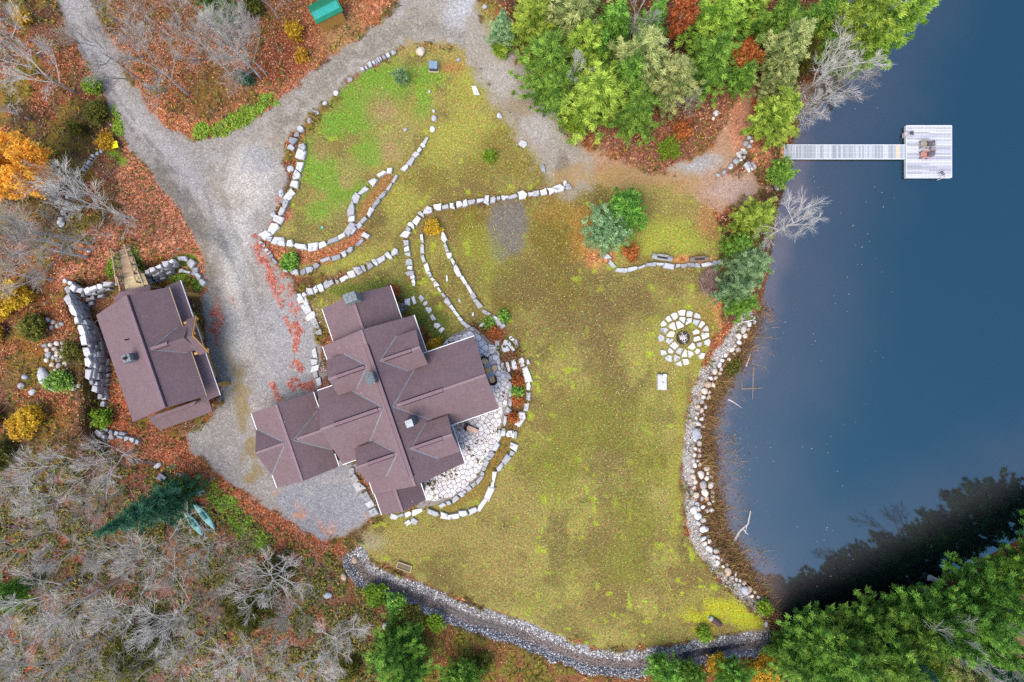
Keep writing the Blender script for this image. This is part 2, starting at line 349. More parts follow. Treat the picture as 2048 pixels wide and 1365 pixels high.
pnt(poly_m([(988, 414), (1042, 404), (1056, 450), (1042, 508), (1002, 526), (976, 492), (976, 440)], 9, 9), (118, 110, 104), GRV, 0.92)
for (x, y, rx, ry) in ((940, 440, 40, 40), (1110, 470, 60, 60), (1050, 560, 60, 50), (1130, 600, 60, 50), (1020, 600, 40, 40)): lb(x, y, rx, ry, (116, 102, 42), 0.8)
lb(1120, 430, 60, 30, (150, 118, 56), 0.6); lb(960, 500, 60, 50, (140, 142, 52), 0.6); lb(1000, 540, 50, 40, (132, 140, 50), 0.55)
for (x, y, rx, ry) in ((1200, 700, 50, 140), (1230, 820, 40, 110), (1200, 690, 30, 30), (1230, 930, 45, 80), (1190, 1100, 40, 50), (1040, 560, 60, 60), (1120, 640, 90, 60), (1260, 600, 100, 60)): lb(x, y, rx, ry, (116, 98, 62), 0.72)
for (x, y, rx, ry) in ((1180, 840, 90, 90), (1250, 1120, 90, 60), (1110, 930, 90, 70), (1260, 1020, 60, 60), (1300, 900, 50, 80)): lb(x, y, rx, ry, (122, 120, 50), 0.7)
for (x, y, rx, ry) in ((960, 1080, 110, 50), (820, 1090, 70, 36), (1010, 1000, 60, 60), (1000, 1150, 90, 40)): lb(x, y, rx, ry, (150, 134, 78), 0.75)
for (x, y, rx, ry) in ((1440, 1220, 60, 28), (1400, 1235, 45, 16), (1500, 1240, 40, 20), (1400, 1262, 30, 12)): lb(x, y, rx, ry, (172, 172, 44), 0.9)
for (x, y, rx, ry) in ((1330, 470, 70, 40), (1390, 490, 40, 26), (1300, 500, 36, 20)): lb(x, y, rx, ry, (156, 160, 66), 0.85)
for (x, y, rx, ry) in ((1360, 800, 14, 120), (1350, 1000, 14, 120), (1400, 720, 24, 50)): lb(x, y, rx, ry, (150, 146, 62), 0.7)
for (x, y, rx, ry) in ((1185, 500, 26, 40), (1215, 515, 22, 16), (1436, 600, 26, 44), (1448, 640, 20, 24), (1400, 520, 60, 12)): lb(x, y, rx, ry, (204, 134, 84), 0.85, LIT)
lb(1160, 470, 30, 60, (160, 116, 56), 0.7); lb(1410, 640, 30, 60, (150, 120, 62), 0.6); lb(1420, 440, 30, 50, (176, 130, 84), 0.7)
# planting beds
pnt(line_m([(1030, 760), (1035, 800), (1026, 850)], 16, 5, 5), (122, 96, 58), (0, 0.5, 0.5), 0.9)
pnt(line_m([(1012, 890), (985, 935), (955, 985), (900, 1014)], 13, 5, 5), (138, 118, 58), GRS, 0.9)
pnt(line_m([(545, 495), (580, 515), (640, 515), (690, 495), (720, 470)], 15, 6, 5), (176, 104, 76), LIT, 0.9)
pnt(line_m([(725, 425), (745, 400), (775, 360)], 12, 5, 4), (154, 112, 66), (0, 0.6, 0.4), 0.9)
pnt(blob(580, 525, 24, 14), (96, 104, 42), GRS); pnt(blob(990, 668, 22, 18), (160, 92, 66), LIT); pnt(blob(900, 135, 36, 20), (170, 120, 72), LIT, 0.8)
# path to the dock
pm = poly_m(PATH, 10, 8)
pnt(pm, (172, 138, 110), (0.8, 0.2, 0)); pnt(pm*blob(1390, 325, 60, 26), (168, 164, 160), GRV); pnt(pm*blob(1470, 380, 60, 34), (176, 148, 134), (0.9, 0.1, 0)); pnt(pm*blob(1480, 240, 30, 70), (190, 128, 100), (0.5, 0.5, 0), 0.8)
pnt(pm*blob(1180, 345, 60, 26), (166, 126, 88), (0.4, 0.5, 0.1), 0.8)
pnt(poly_m([(1500, 290), (1545, 288), (1545, 330), (1505, 335)], 8), (196, 132, 100), LIT, 0.8)
pnt(line_m([(1010, 210), (1060, 260), (1110, 320), (1140, 350)], 18, 14, 10)*dm, (150, 130, 104), None, 0.7); pnt(dm*blob(1075, 265, 45, 40), (172, 164, 156), None, 0.8)
pnt(dm*blob(940, 20, 60, 50), (184, 184, 188), None, 0.7)
fr = line_m([(896, 92), (940, 118), (975, 172), (1030, 252), (1075, 320), (1110, 372)], 8, 9, 12); pnt(fr, (152, 136, 84), GRS, 0.9)
fr = line_m([(955, 20), (976, 60), (1016, 115), (1066, 172), (1116, 228), (1152, 286)], 9, 9, 12); pnt(fr, (146, 126, 82), GRS, 0.9)
trk = line_m([(945, 70), (985, 130), (1040, 200), (1090, 265), (1125, 330), (1150, 350)], 44, 16, 10)*(PX > 930); pnt(trk, (160, 150, 136), (0.9, 0, 0.1), 0.95); dm = np.maximum(dm, trk)
pnt(trk*blob(1000, 150, 30, 44), (172, 164, 154), GRV, 0.8); pnt(trk*blob(1075, 258, 40, 44), (170, 162, 154), GRV, 0.9); pnt(trk*blob(1125, 340, 14, 40), (122, 108, 92), GRV, 0.8); pnt(trk*blob(1040, 215, 40, 24), (142, 122, 88), GRS, 0.6)
pnt(line_m([(1120, 360), (1200, 352), (1300, 360), (1380, 370)], 16, 14, 12), (166, 136, 88), (0.3, 0.2, 0.5), 0.75)
pnt(line_m([(800, 98), (850, 90), (905, 96)], 7, 6, 7), (160, 138, 84), GRS, 0.8)
# red leaves blown over the gravel
redm = np.zeros(PX.shape)
for pts, w in (([(520, 482), (545, 540), (580, 610), (592, 650)], 22), ([(596, 650), (590, 700), (600, 740)], 7), ([(560, 790), (590, 765), (640, 770)], 14), ([(545, 770), (560, 785)], 8), ([(580, 730), (600, 700)], 6), ([(560, 400), (575, 430), (540, 460)], 10), ([(590, 610), (596, 640)], 12)):
    redm = np.maximum(redm, (1-sstep(w*0.5, w*1.2, d_line(PX, PY, pts)))*sstep(0.42, 0.56, n_sm*0.6+n_f*0.4))
pnt(redm, (196, 118, 100), LIT, 0.85)
pnt((line_m([(420, 600), (436, 640), (420, 690)], 18, 8, 12)+blob(470, 600, 14))*sstep(0.48, 0.56, n_sm), (196, 104, 80), LIT, 0.8)
pnt(dm*line_m([(560, 1000), (620, 1050), (700, 1075), (740, 1050)], 22, 14, 18)*sstep(0.46, 0.6, n_sm), (190, 132, 104), LIT, 0.7)
pnt(blob(740, 1085, 40, 22), (164, 152, 128), (0.5, 0, 0.5), 0.6)
# bright ground plants
for pts, w in (([(400, 262), (440, 256), (480, 238), (535, 200)], 13), ([(425, 975), (450, 1005), (475, 1035), (500, 1070), (530, 1085)], 17), ([(232, 310), (240, 320)], 12), ([(268, 500), (272, 540), (280, 545)], 12), ([(236, 520), (222, 545)], 10), ([(350, 530), (380, 520)], 12), ([(345, 553), (372, 555), (395, 572)], 9), ([(232, 222), (236, 262)], 9)):
    pnt(line_m(pts, w, 5, 9), (122, 158, 48), GRS, 0.9)
pnt((blob(640, 1120, 50, 30)+blob(700, 1160, 40, 30)+blob(760, 1200, 40, 20)+blob(830, 1225, 60, 24))*sstep(0.4, 0.6, n_sm), (138, 148, 50), GRS, 0.85)
pnt(blob(975, 30, 20, 40)+blob(1000, 90, 14, 30), (150, 140, 56), GRS, 0.7)
# shore gravel, bank, creek
sd_l = sd(PX, PY, LAKE); bank = (1-sstep(10, 30, sd_l+8*(n_sm-0.5)))*sstep(-40, -2, sd_l)
BANK = SHORE+[(1558, 1252), (1533, 1205), (1503, 1150), (1474, 1100), (1446, 1060), (1440, 1010), (1425, 960), (1428, 905), (1420, 870), (1428, 820), (1452, 765), (1485, 715), (1512, 640)]
bank = np.maximum(bank*(PY > 560)*(PX < 1560), poly_m(BANK, 4, 8)); pnt(bank, (112, 78, 56), (0, 0.6, 0.4), 0.95)
pnt(line_m(SHORE, 9, 4, 3), (176, 168, 160), GRV)
dcr = d_line(PX, PY, CREEK)
cm = 1-sstep(23, 28, dcr+8*(n_sm-0.5)*2); pnt(cm, (146, 144, 150), GRV); pnt(1-sstep(6, 13, dcr+8*(n_sm-0.5)), (112, 94, 80), GRV, 0.7)
lake_in = 1-sstep(-25, 0, sd_l); pnt(lake_in, (70, 55, 48), (0, 0.3, 0))

x = N('ground_cover_soil')
at = x.n('Attribute', attribute_name='col'); ak = x.n('Attribute', attribute_name='kinds'); sp = x.n('SeparateColor'); x.l(ak.outputs['Color'], sp.inputs[0])
P = x.pos()
vg = x.vor(P, 9.0); g1 = x.n('SeparateColor'); x.l(vg.outputs['Color'], g1.inputs[0])
gravel = x.ramp(g1.outputs[0], [(0.0, 0.72), (0.45, 0.95), (0.8, 1.08), (1.0, 1.35)])
vl = x.vor(P, 6.5); l1 = x.n('SeparateColor'); x.l(vl.outputs['Color'], l1.inputs[0])
litter = x.ramp(l1.outputs[0], [(0.0, (0.42, 0.42, 0.5)), (0.3, (0.8, 0.72, 0.7)), (0.55, (1.05, 1.0, 0.95)), (0.8, (1.3, 1.2, 1.05)), (1.0, (1.6, 1.9, 2.2))])
ng = x.noise(P, 6.5, 4, 0.75); nh = x.noise(P, 2.2, 3, 0.6)
grass = x.ramp(ng, [(0.30, (0.40, 0.39, 0.42)), (0.45, (0.84, 0.83, 0.85)), (0.56, (1.12, 1.10, 1.06)), (0.68, (1.8, 1.75, 1.6))])
grass = x.mix(1.0, grass, x.ramp(nh, [(0.3, (1.1, 0.9, 0.9)), (0.5, (1, 1, 1)), (0.7, (0.92, 1.1, 0.9))]), 'MULTIPLY')
m1 = x.mix(sp.outputs[0], (1.0, 1.0, 1.0), gravel); m2 = x.mix(sp.outputs[1], m1, litter); m3 = x.mix(sp.outputs[2], m2, grass)
x.base(x.mix(1.0, at.outputs['Color'], m3, 'MULTIPLY'))
x.bump(x.noise(P, 8, 4, 0.7), 0.7, 0.06); x.b.inputs['Roughness'].default_value = 0.95; x.b.inputs['Specular IOR Level'].default_value = 0.1
M_GROUND = x.m

kk = 1-ZG/H
VV = np.stack([(PX-1024)*S*kk, (682.5-PY)*S*kk, ZG], -1).reshape(-1, 3)
ny, nx = PX.shape; idx = np.arange(ny*nx).reshape(ny, nx)
quad = np.stack([idx[:-1, :-1], idx[1:, :-1], idx[1:, 1:], idx[:-1, 1:]], -1).reshape(-1, 4)
colf = np.concatenate([col, np.ones(PX.shape+(1,))], -1).reshape(-1, 4); kindf = np.concatenate([kind, np.ones(PX.shape+(1,))], -1).reshape(-1, 4)
cc = lambda a: a[:-1, :-1].ravel()
reg = np.zeros(quad.shape[0], int)
reg[cc(lm) > 0.5] = 1; reg[cc(dm) > 0.5] = 2; reg[cc(pm) > 0.5] = 3; reg[cc(cm) > 0.5] = 4
for r, (nm, lab, ct) in enumerate((('ground', 'brown woodland ground under fallen leaves around the clearing', 'ground'), ('lawn', 'mown olive green lawn between house and lake', 'lawn'),
                           ('driveway', 'grey gravel driveway curving past both buildings', 'driveway'), ('path', 'tan gravel path leading down to the dock', 'path'),
                           ('creek_bed', 'stony ditch bed winding along the bottom of the lawn', 'creek bed'))):
    q = quad[reg == r]; u, inv = np.unique(q, return_inverse=True)
    me = np_mesh(nm, VV[u], inv.reshape(-1, 4), M_GROUND, {'col': colf[u], 'kinds': kindf[u]}, smooth=True)
    tag(link(nm, me), lab, ct, kind='structure')
far = MB(); far.add([(-2500, -2500, -4.2), (2500, -2500, -4.2), (2500, 2500, -4.2), (-2500, 2500, -4.2)], [(0, 1, 2, 3)])
x0, y0, x1, y1 = VV[:, 0].min(), VV[:, 1].min(), VV[:, 0].max(), VV[:, 1].max()
for q in (((x0-900, y0-900), (x0+0.4, y0-900), (x0+0.4, y1+900), (x0-900, y1+900)), ((x0+0.4, y1-0.4), (22, y1-0.4), (22, y1+900), (x0+0.4, y1+900)), ((x0+0.4, y0-900), (x1+900, y0-900), (x1+900, y0+0.4), (x0+0.4, y0+0.4))):
    far.prism(q, -4.0, -0.12)
tag(far.obj('terrain', m_plain('far_woodland_floor', lin(105, 75, 52), 0.95, 0.4, 0.4)), 'brown woodland floor running on beyond the clearing', 'ground', kind='structure')

# lake
x = N('lake_water'); at = x.n('Attribute', attribute_name='col'); x.base(at.outputs['Color']); P = x.pos()
x.b.inputs['Roughness'].default_value = 0.02; x.b.inputs['Specular Tint'].default_value = (0.42, 0.86, 1.0, 1); x.b.inputs['IOR'].default_value = 2.0; x.b.inputs['Specular IOR Level'].default_value = 0.5
x.bump(x.noise(P, 1.6, 4, 0.65), 0.09, 0.02); M_WATER = x.m
lx = np.arange(1380, 2700, 8.0); ly = np.arange(-500, 1500, 8.0); LX, LY = np.meshgrid(lx, ly)
dl = -sd(LX, LY, LAKE); nn = vnoise(LX, LY, 90, 51, 4)
dd = dl+70*(nn-0.5)
deep = np.array([0.001, 0.008, 0.013]); mid = np.array([0.024, 0.020, 0.023]); shal = np.array([0.075, 0.050, 0.048])
south = sstep(520, 700, LY)
t1 = sstep(30, 300, dd)[..., None]; t2 = (sstep(0, 60, dd))[..., None]
wc = shal*(1-t2)+t2*(mid*(1-t1)+deep*t1)
dark = (sstep(1150, 1230, LY+0.5*(LX-1600)))[..., None]*(sstep(1500, 1580, LX))[..., None]; wc = wc*(1-dark)+dark*np.array([0.002, 0.003, 0.004])  # tree reflections painted into the water colour: near black toward the bottom right
k = 1-WATER_Z/H; lv = np.stack([(LX-1024)*S*k, (682.5-LY)*S*k, np.full(LX.shape, WATER_Z)], -1).reshape(-1, 3)
li = np.arange(LX.size).reshape(LX.shape); lq = np.stack([li[:-1, :-1], li[1:, :-1], li[1:, 1:], li[:-1, 1:]], -1).reshape(-1, 4)
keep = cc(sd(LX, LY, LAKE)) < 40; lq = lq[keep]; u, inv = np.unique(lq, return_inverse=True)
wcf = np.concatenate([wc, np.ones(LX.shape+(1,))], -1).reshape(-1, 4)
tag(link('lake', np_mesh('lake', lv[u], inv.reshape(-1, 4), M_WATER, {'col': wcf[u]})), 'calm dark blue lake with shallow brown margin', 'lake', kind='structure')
# thread of water in the creek
cw = MB()
def ribbon(mb, pts, w, z=None, dz=0.0):
    P2 = []
    for i, p in enumerate(pts):
        a = Vector(pts[max(i-1, 0)]); b = Vector(pts[min(i+1, len(pts)-1)]); t = (b-a).normalized(); nrm = Vector((-t.y, t.x))
        ww = w if not isinstance(w, (list, tuple)) else w[i]
        for s_ in (-1, 1):
            q = Vector(p)+nrm*ww*s_; P2.append(W(q.x, q.y, (hz(p[0], p[1])+dz) if z is None else z))
    mb.add(P2, [(2*i, 2*i+1, 2*i+3, 2*i+2) for i in range(len(pts)-1)])
ribbon(cw, [(880, 1212), (910, 1224), (940, 1238), (985, 1252), (1030, 1262), (1060, 1275)], [1, 2.5, 2.5, 3, 2.5, 1], dz=0.05)
ribbon(cw, [(1340, 1317), (1375, 1311), (1400, 1306), (1440, 1298), (1490, 1290)], [2, 6, 7, 4, 2], dz=0.06)
x = N('creek_water'); x.base((0.02, 0.02, 0.028)); x.b.inputs['Roughness'].default_value = 0.25; x.b.inputs['IOR'].default_value = 1.33
x.bump(x.noise(x.pos(), 5, 2), 0.2, 0.02)
tag(cw.obj('creek_water', x.m), 'thin dark water trickling along the stony ditch', 'water', kind='structure')
# ------------------------------------------------------------------ building materials
x = N('roof_shingles'); P = x.pos()
sh = x.n('TexBrick'); sh.inputs['Scale'].default_value = 1.0
mp = x.n('Mapping'); mp.inputs['Rotation'].default_value = (0, 0, math.radians(71)); x.l(P, mp.inputs['Vector'])
f = x.noise(P, 9, 4, 0.8); g = x.noise(P, 1.3, 3, 0.6); v = x.vor(mp.outputs[0], 6.0); sv = x.n('SeparateColor'); x.l(v.outputs['Color'], sv.inputs[0])
c = x.mix(x.rnd(), lin(121, 99, 102), lin(128, 105, 107))
c = x.mix(1.0, c, x.ramp(f, [(0.3, 0.86), (0.5, 1.0), (0.72, 1.18)]), 'MULTIPLY')
c = x.mix(1.0, c, x.ramp(sv.outputs[0], [(0, 0.92), (1, 1.08)]), 'MULTIPLY')
c = x.mix(1.0, c, x.ramp(g, [(0.35, (0.94, 0.95, 0.98)), (0.65, (1.05, 1.03, 1.0))]), 'MULTIPLY'); x.base(c)
sk = x.vor(P, 1.1); x.l(x.mix(x.ramp(sk.outputs['Distance'], [(0.035, 0.8), (0.05, 0.0)]), c, lin(214, 200, 190)), x.b.inputs['Base Color'])
x.bump(x.noise(P, 7, 3), 0.35, 0.03); x.b.inputs['Roughness'].default_value = 0.9; M_ROOF = x.m
M_RIDGE = m_plain('ridge_cap_shingle', lin(142, 117, 119), 0.9, 8, 0.15)
M_VENT = m_plain('ridge_vent_shingle', lin(130, 105, 110), 0.9, 8, 0.15)
M_DARK = m_plain('dark_gap', lin(48, 36, 40), 0.9)
M_FLASH = m_plain('valley_metal', lin(148, 147, 152), 0.5, 3, 0.15, 0.3)
M_WHITE = m_plain('white_gutter', (0.52, 0.52, 0.54), 0.5, 3, 0.05)
M_LOG = m_wood('brown_log_siding', lin(120, 84, 56), lin(136, 96, 64))
M_TIMBER = m_wood('orange_timber', lin(206, 150, 74), lin(218, 166, 88))
M_DTIMBER = m_wood('weathered_timber', lin(178, 150, 120), lin(204, 178, 146))
M_GLASS = N('window_glass'); M_GLASS.base((0.03, 0.04, 0.05)); M_GLASS.b.inputs['Roughness'].default_value = 0.05; M_GLASS = M_GLASS.m
M_GRANITE = m_stone('granite_pale', lin(170, 168, 170), lin(246, 244, 244), 0.6)
M_GREYST = m_stone('granite_grey', lin(148, 148, 154), lin(212, 212, 216), 0.4)
M_TANST = m_stone('fieldstone_tan', lin(196, 168, 140), lin(238, 226, 210), 0.1)
M_ROUND = m_stone('fieldstone_mixed', lin(168, 160, 156), lin(246, 232, 216), 0.15)
M_CHIM = m_stone('chimney_stone', lin(96, 104, 108), lin(140, 146, 148), 0.5)
M_METAL = m_plain('galvanised_cap', lin(176, 178, 178), 0.6, 5, 0.3)

U = Vector((0.3256, -0.9455)); V = Vector((0.9455, 0.3256))      # house axes on the ground
class Roof:
    """gable roof: ridge A-B, slope edges at distance wl (left of A->B) and wr, at heights zl, zr_"""
    def __init__(s, rA, rB, zr, eL, eR, ze, axis, ze2=None):
        s.zr = zr; s.zl = ze; s.zq = ze if ze2 is None else ze2
        a = W(*rA, zr).xy; b = W(*rB, zr).xy; ax = axis if (b-a).dot(axis) > 0 else -axis
        s.d = ax.copy(); s.A = a; s.L = (b-a).dot(ax); s.n = Vector((-ax.y, ax.x))
        s.wl = abs((W(*eL, s.zl).xy-a).dot(s.n)); s.wr = abs((W(*eR, s.zq).xy-a).dot(s.n))
    def pt(s, t, o, z=None):
        p = s.A+s.d*t+s.n*o; return Vector((p.x, p.y, s.z(o) if z is None else z))
    def z(s, o): return s.zr-(s.zr-s.zl)*o/s.wl if o >= 0 else s.zr-(s.zr-s.zq)*(-o)/s.wr
    def zat(s, p): return s.z((Vector((p[0], p[1]))-s.A).dot(s.n))
    def build(s, parent, name='roof', t=0.16, mat=None):
        mb = MB(); L = s.L
        for o in (s.wl, -s.wr):
            a, b, c, d = s.pt(0, 0), s.pt(L, 0), s.pt(L, o), s.pt(0, o)
            if o < 0: a, b, c, d = b, a, d, c
            dn = Vector((0, 0, -t)); mb.add([a, b, c, d, a+dn, b+dn, c+dn, d+dn], [(0, 1, 2, 3), (7, 6, 5, 4), (1, 5, 6, 2), (2, 6, 7, 3), (3, 7, 4, 0)])
        return mb.obj(name, mat or M_ROOF, parent)
    def walls(s, parent, z0, name='wall', inA=0.35, inB=0.35, ine=0.4, mat=None):
        mb = MB(); a, b = inA, s.L-inB; wl, wr = s.wl-ine, s.wr-ine
        prof = [(-wr, z0), (wl, z0), (wl, s.z(wl)-0.2), (0, s.zr-0.2), (-wr, s.z(-wr)-0.2)]
        vs = [s.pt(a, o, z) for o, z in prof]+[s.pt(b, o, z) for o, z in prof]
        mb.add(vs, [(0, 1, 2, 3, 4), (9, 8, 7, 6, 5)]+[(i, 5+i, 5+(i+1) % 5, (i+1) % 5) for i in range(5)])
        return mb.obj(name, mat or M_LOG, parent)
    def cap(s, parent, t0, t1, mat=None):
        mb = MB(); mb.bar(s.pt(t0, 0)+Vector((0, 0, 0.0)), s.pt(t1, 0), 0.2, 0.05); return mb.obj('ridge_cap', mat or M_RIDGE, parent)
    def vent(s, parent, t0, t1, w=0.27):
        mb = MB(); up = Vector((0, 0, 0.075)); mb.bar(s.pt(t0, 0)+up, s.pt(t1, 0)+up, w, 0.06, 0)
        for o in (w/2+0.035, -w/2-0.035): mb.bar(s.pt(t0, o)+Vector((0, 0, 0.012)), s.pt(t1, o)+Vector((0, 0, 0.012)), 0.07, 0.03, 1)
        return mb.obj('ridge_vent', [M_VENT, M_DARK], parent)
    def gutter(s, parent, side, t0=None, t1=None):
        o = s.wl+0.05 if side > 0 else -s.wr-0.05; z = (s.zl if side > 0 else s.zq)-0.04
        t0 = 0 if t0 is None else t0; t1 = s.L if t1 is None else t1
        mb = MB(); mb.bar(s.pt(t0, o, z), s.pt(t1, o, z), 0.06, 0.11); return mb.obj('gutter', M_WHITE, parent)
    def tpx(s, px, py, z): return (W(px, py, z).xy-s.A).dot(s.d)
def valley(wing, host, side, parent, w=0.062):
    """strip where a wing's slope (side +1 left, -1 right) meets the host's slope"""
    hs = (wing.A+wing.d*wing.L*0.5-host.A).dot(host.n)
    def tsolve(o):          # march in from the wing's outer end until the host plane rises to meet it
        zz = wing.z(o)
        for i in range(0, 801):
            t = wing.L-(wing.L+3)*i/800.0
            if host.zat(wing.pt(t, o)) >= zz: return t
        return None
    o1 = (wing.wl if side > 0 else -wing.wr)
    t0, t1 = tsolve(0.0001*side), tsolve(o1)
    if t0 is None or t1 is None: return None
    a, b = wing.pt(t0, 0), wing.pt(t1, o1); a2, b2 = a.xy, b.xy; d = (b2-a2).normalized(); nr = Vector((-d.y, d.x))
    vs = []
    for i in range(9):
        p = a2.lerp(b2, i/8.0)
        for q in (p-nr*w, p, p+nr*w):
            zz = max(host.zat(q), wing.zat(q)); vs.append((q.x, q.y, zz+0.02))
    fs = []
    for i in range(8):
        for j in range(2): fs.append((i*3+j, i*3+j+1, (i+1)*3+j+1, (i+1)*3+j))
    mb = MB(); mb.add(vs, fs); return mb.obj('valley_flashing', M_FLASH, parent)
def window(parent, c, d, w, h, up=Vector((0, 0, 1))):
    """window centred at c on a wall facing direction d (2D)"""
    d3 = Vector((d.x, d.y, 0)); r = Vector((-d.y, d.x, 0)); f = MB()
    for s_ in (-1, 1): f.bar(c+r*s_*w/2-up*h/2, c+r*s_*w/2+up*h/2, 0.08, 0.1)
    for s_ in (-1, 1): f.bar(c-r*w/2+up*s_*h/2, c+r*w/2+up*s_*h/2, 0.1, 0.08)
    fo = f.obj('window', M_WHITE, parent); g = MB(); a = c+d3*0.01
    g.add([a-r*w/2-up*h/2, a+r*w/2-up*h/2, a+r*w/2+up*h/2, a-r*w/2+up*h/2], [(0, 1, 2, 3)]); g.obj('pane', M_GLASS, fo)

# ------------------------------------------------------------------ the big house
house = empty('house', W(770, 800, 0), 'large rambling house with brown shingled roof of many crossing gables beside the patio', 'house')
house_inv = Matrix.Translation(-house.location)
def hp(o, parent):          # parts are made in world coordinates: keep them there under the moved parent
    return o
BUILD = []
RM = Roof((722, 660), (829, 973), 6.9, (850, 697), (645, 690), 3.7, U)
if True:
    # side order: left of A->B (U points down in the picture, so left is to the right of the picture)
    pass
RN = Roof((702, 590), (724, 655), 5.6, (777, 563), (643, 612), 3.2, U); RN.L += 0.5
RS = Roof((789, 978), (804.5, 1024), 4.6, (842, 971), (743, 968), 2.9, U); 
RE = Roof((792, 812), (971, 749), 6.6, (948.5, 673), (998, 817), 3.9, V)
RW = Roof((764, 817), (642, 863), 6.6, (684, 929), (633.5, 783), 3.9, V)
RNE = Roof((755, 724), (840, 695), 6.45, (833, 659), (856, 729), 5.1, V)
RNW = Roof((736, 732), (656, 758), 6.45, (672, 793), (648, 722), 5.1, V)
RSE = Roof((816, 900), (905, 871), 6.45, (892, 832), (918, 904), 5.1, V)
RSW = Roof((799, 906), (714, 937), 6.45, (731.5, 967.6), (708, 897.5), 5.1, V)
RG = Roof((551.6, 809), (606, 963), 4.9, (625, 782), (503, 826), 2.9, U)
RGL = Roof((569, 887), (511, 908.7), 4.65, (543, 947), (509, 862), 2.95, V)
RGR = Roof((593, 879), (646, 861), 4.65, (636, 820), (664, 900), 2.95, V); RGR.L += 1.2
for r, (t0, t1), vent, gut in ((RN, (0.0, 0.0), None, (1, -1)), (RM, None, ((735, 690), (825, 956)), (1, -1)), (RS, None, None, (1, -1)),
                               (RE, None, ((803, 809), (885, 781)), (1, -1)), (RW, None, ((755, 821), (670, 852)), (1, -1)), (RG, None, None, (1, -1))) if False else ():
    pass
def add_block(r, vent=None, gut=(), z0=0.0, name='roof', wall=True, inA=0.35, inB=0.35, cap=True):
    ro = r.build(house, name)
    if wall: r.walls(house, z0, inA=inA, inB=inB)
    v0 = v1 = None
    if vent:
        v0, v1 = r.tpx(*vent[0], r.zr), r.tpx(*vent[1], r.zr); v0, v1 = min(v0, v1), max(v0, v1); r.vent(ro, v0, v1)
    if cap:
        if vent:
            if v0 > 0.3: r.cap(ro, 0.02, v0-0.02)
            if r.L-v1 > 0.3: r.cap(ro, v1+0.02, r.L)
        else: r.cap(ro, 0.02, r.L)
    for g in gut: r.gutter(ro, g)
    return ro
oM = add_block(RM, ((735, 690), (825, 954)), (1, -1), inB=0.35)
oN = add_block(RN, None, (1, -1))
oS = add_block(RS, None, (1, -1), inA=-0.6); 
oE = add_block(RE, ((803, 809), (885, 780)), (1, -1), inA=1.0, inB=0.9)
oW = add_block(RW, ((756, 821), (668, 853)), (1, -1), inA=1.0)
oG = add_block(RG, None, ())
for g, s0, s1 in ((1, 0, 2.6), (1, 5.6, None), (-1, 0, 1.75), (-1, 5.6, None)): RG.gutter(oG, g, s0, s1)
oGL = add_block(RGL, None, (), inA=1.2); oGR = add_block(RGR, None, (), wall=False)
for r, vt in ((RNE, ((767, 720), (822, 701))), (RNW, ((729, 734), (672, 754))), (RSE, ((830, 896), (884, 877))), (RSW, ((788, 911), (735, 930)))):
    dm_ = r.walls(house, 3.6, 'dormer', inA=0.5, inB=0.35, ine=0.3)
    ro = r.build(dm_, 'dormer_roof', 0.14)
    v0, v1 = sorted((r.tpx(*vt[0], r.zr), r.tpx(*vt[1], r.zr))); r.vent(dm_, v0, v1, 0.24); r.cap(dm_, v1+0.02, r.L); r.cap(dm_, 0.05, v0-0.02)
    for sd_ in (1, -1): valley(r, RM, sd_, dm_)
for r in (RE, RW):
    for sd_ in (1, -1): valley(r, RM, sd_, oE if r is RE else oW)
for r, o in ((RGL, oGL), (RGR, oGR)):
    for sd_ in (1, -1): valley(r, RG, sd_, o)
window(house, RE.pt(RE.L-0.88, 1.2, 1.5), RE.d, 1.6, 1.8); window(house, RE.pt(RE.L-0.88, -1.2, 1.5), RE.d, 1.6, 1.8); window(house, RE.pt(RE.L-0.88, 0, 4.2), RE.d, 1.5, 1.2)
window(house, RS.pt(RS.L-0.33, 0.0, 1.3), RS.d, 1.4, 1.2); window(house, RSE.pt(RSE.L-0.33, 0, 5.2), RSE.d, 1.2, 0.8); window(house, RNE.pt(RNE.L-0.33, 0, 5.2), RNE.d, 1.2, 0.8)
window(house, RSW.pt(RSW.L-0.33, 0, 5.2), RSW.d, 1.2, 0.8); window(house, RNW.pt(RNW.L-0.33, 0, 5.2), RNW.d, 1.2, 0.8)
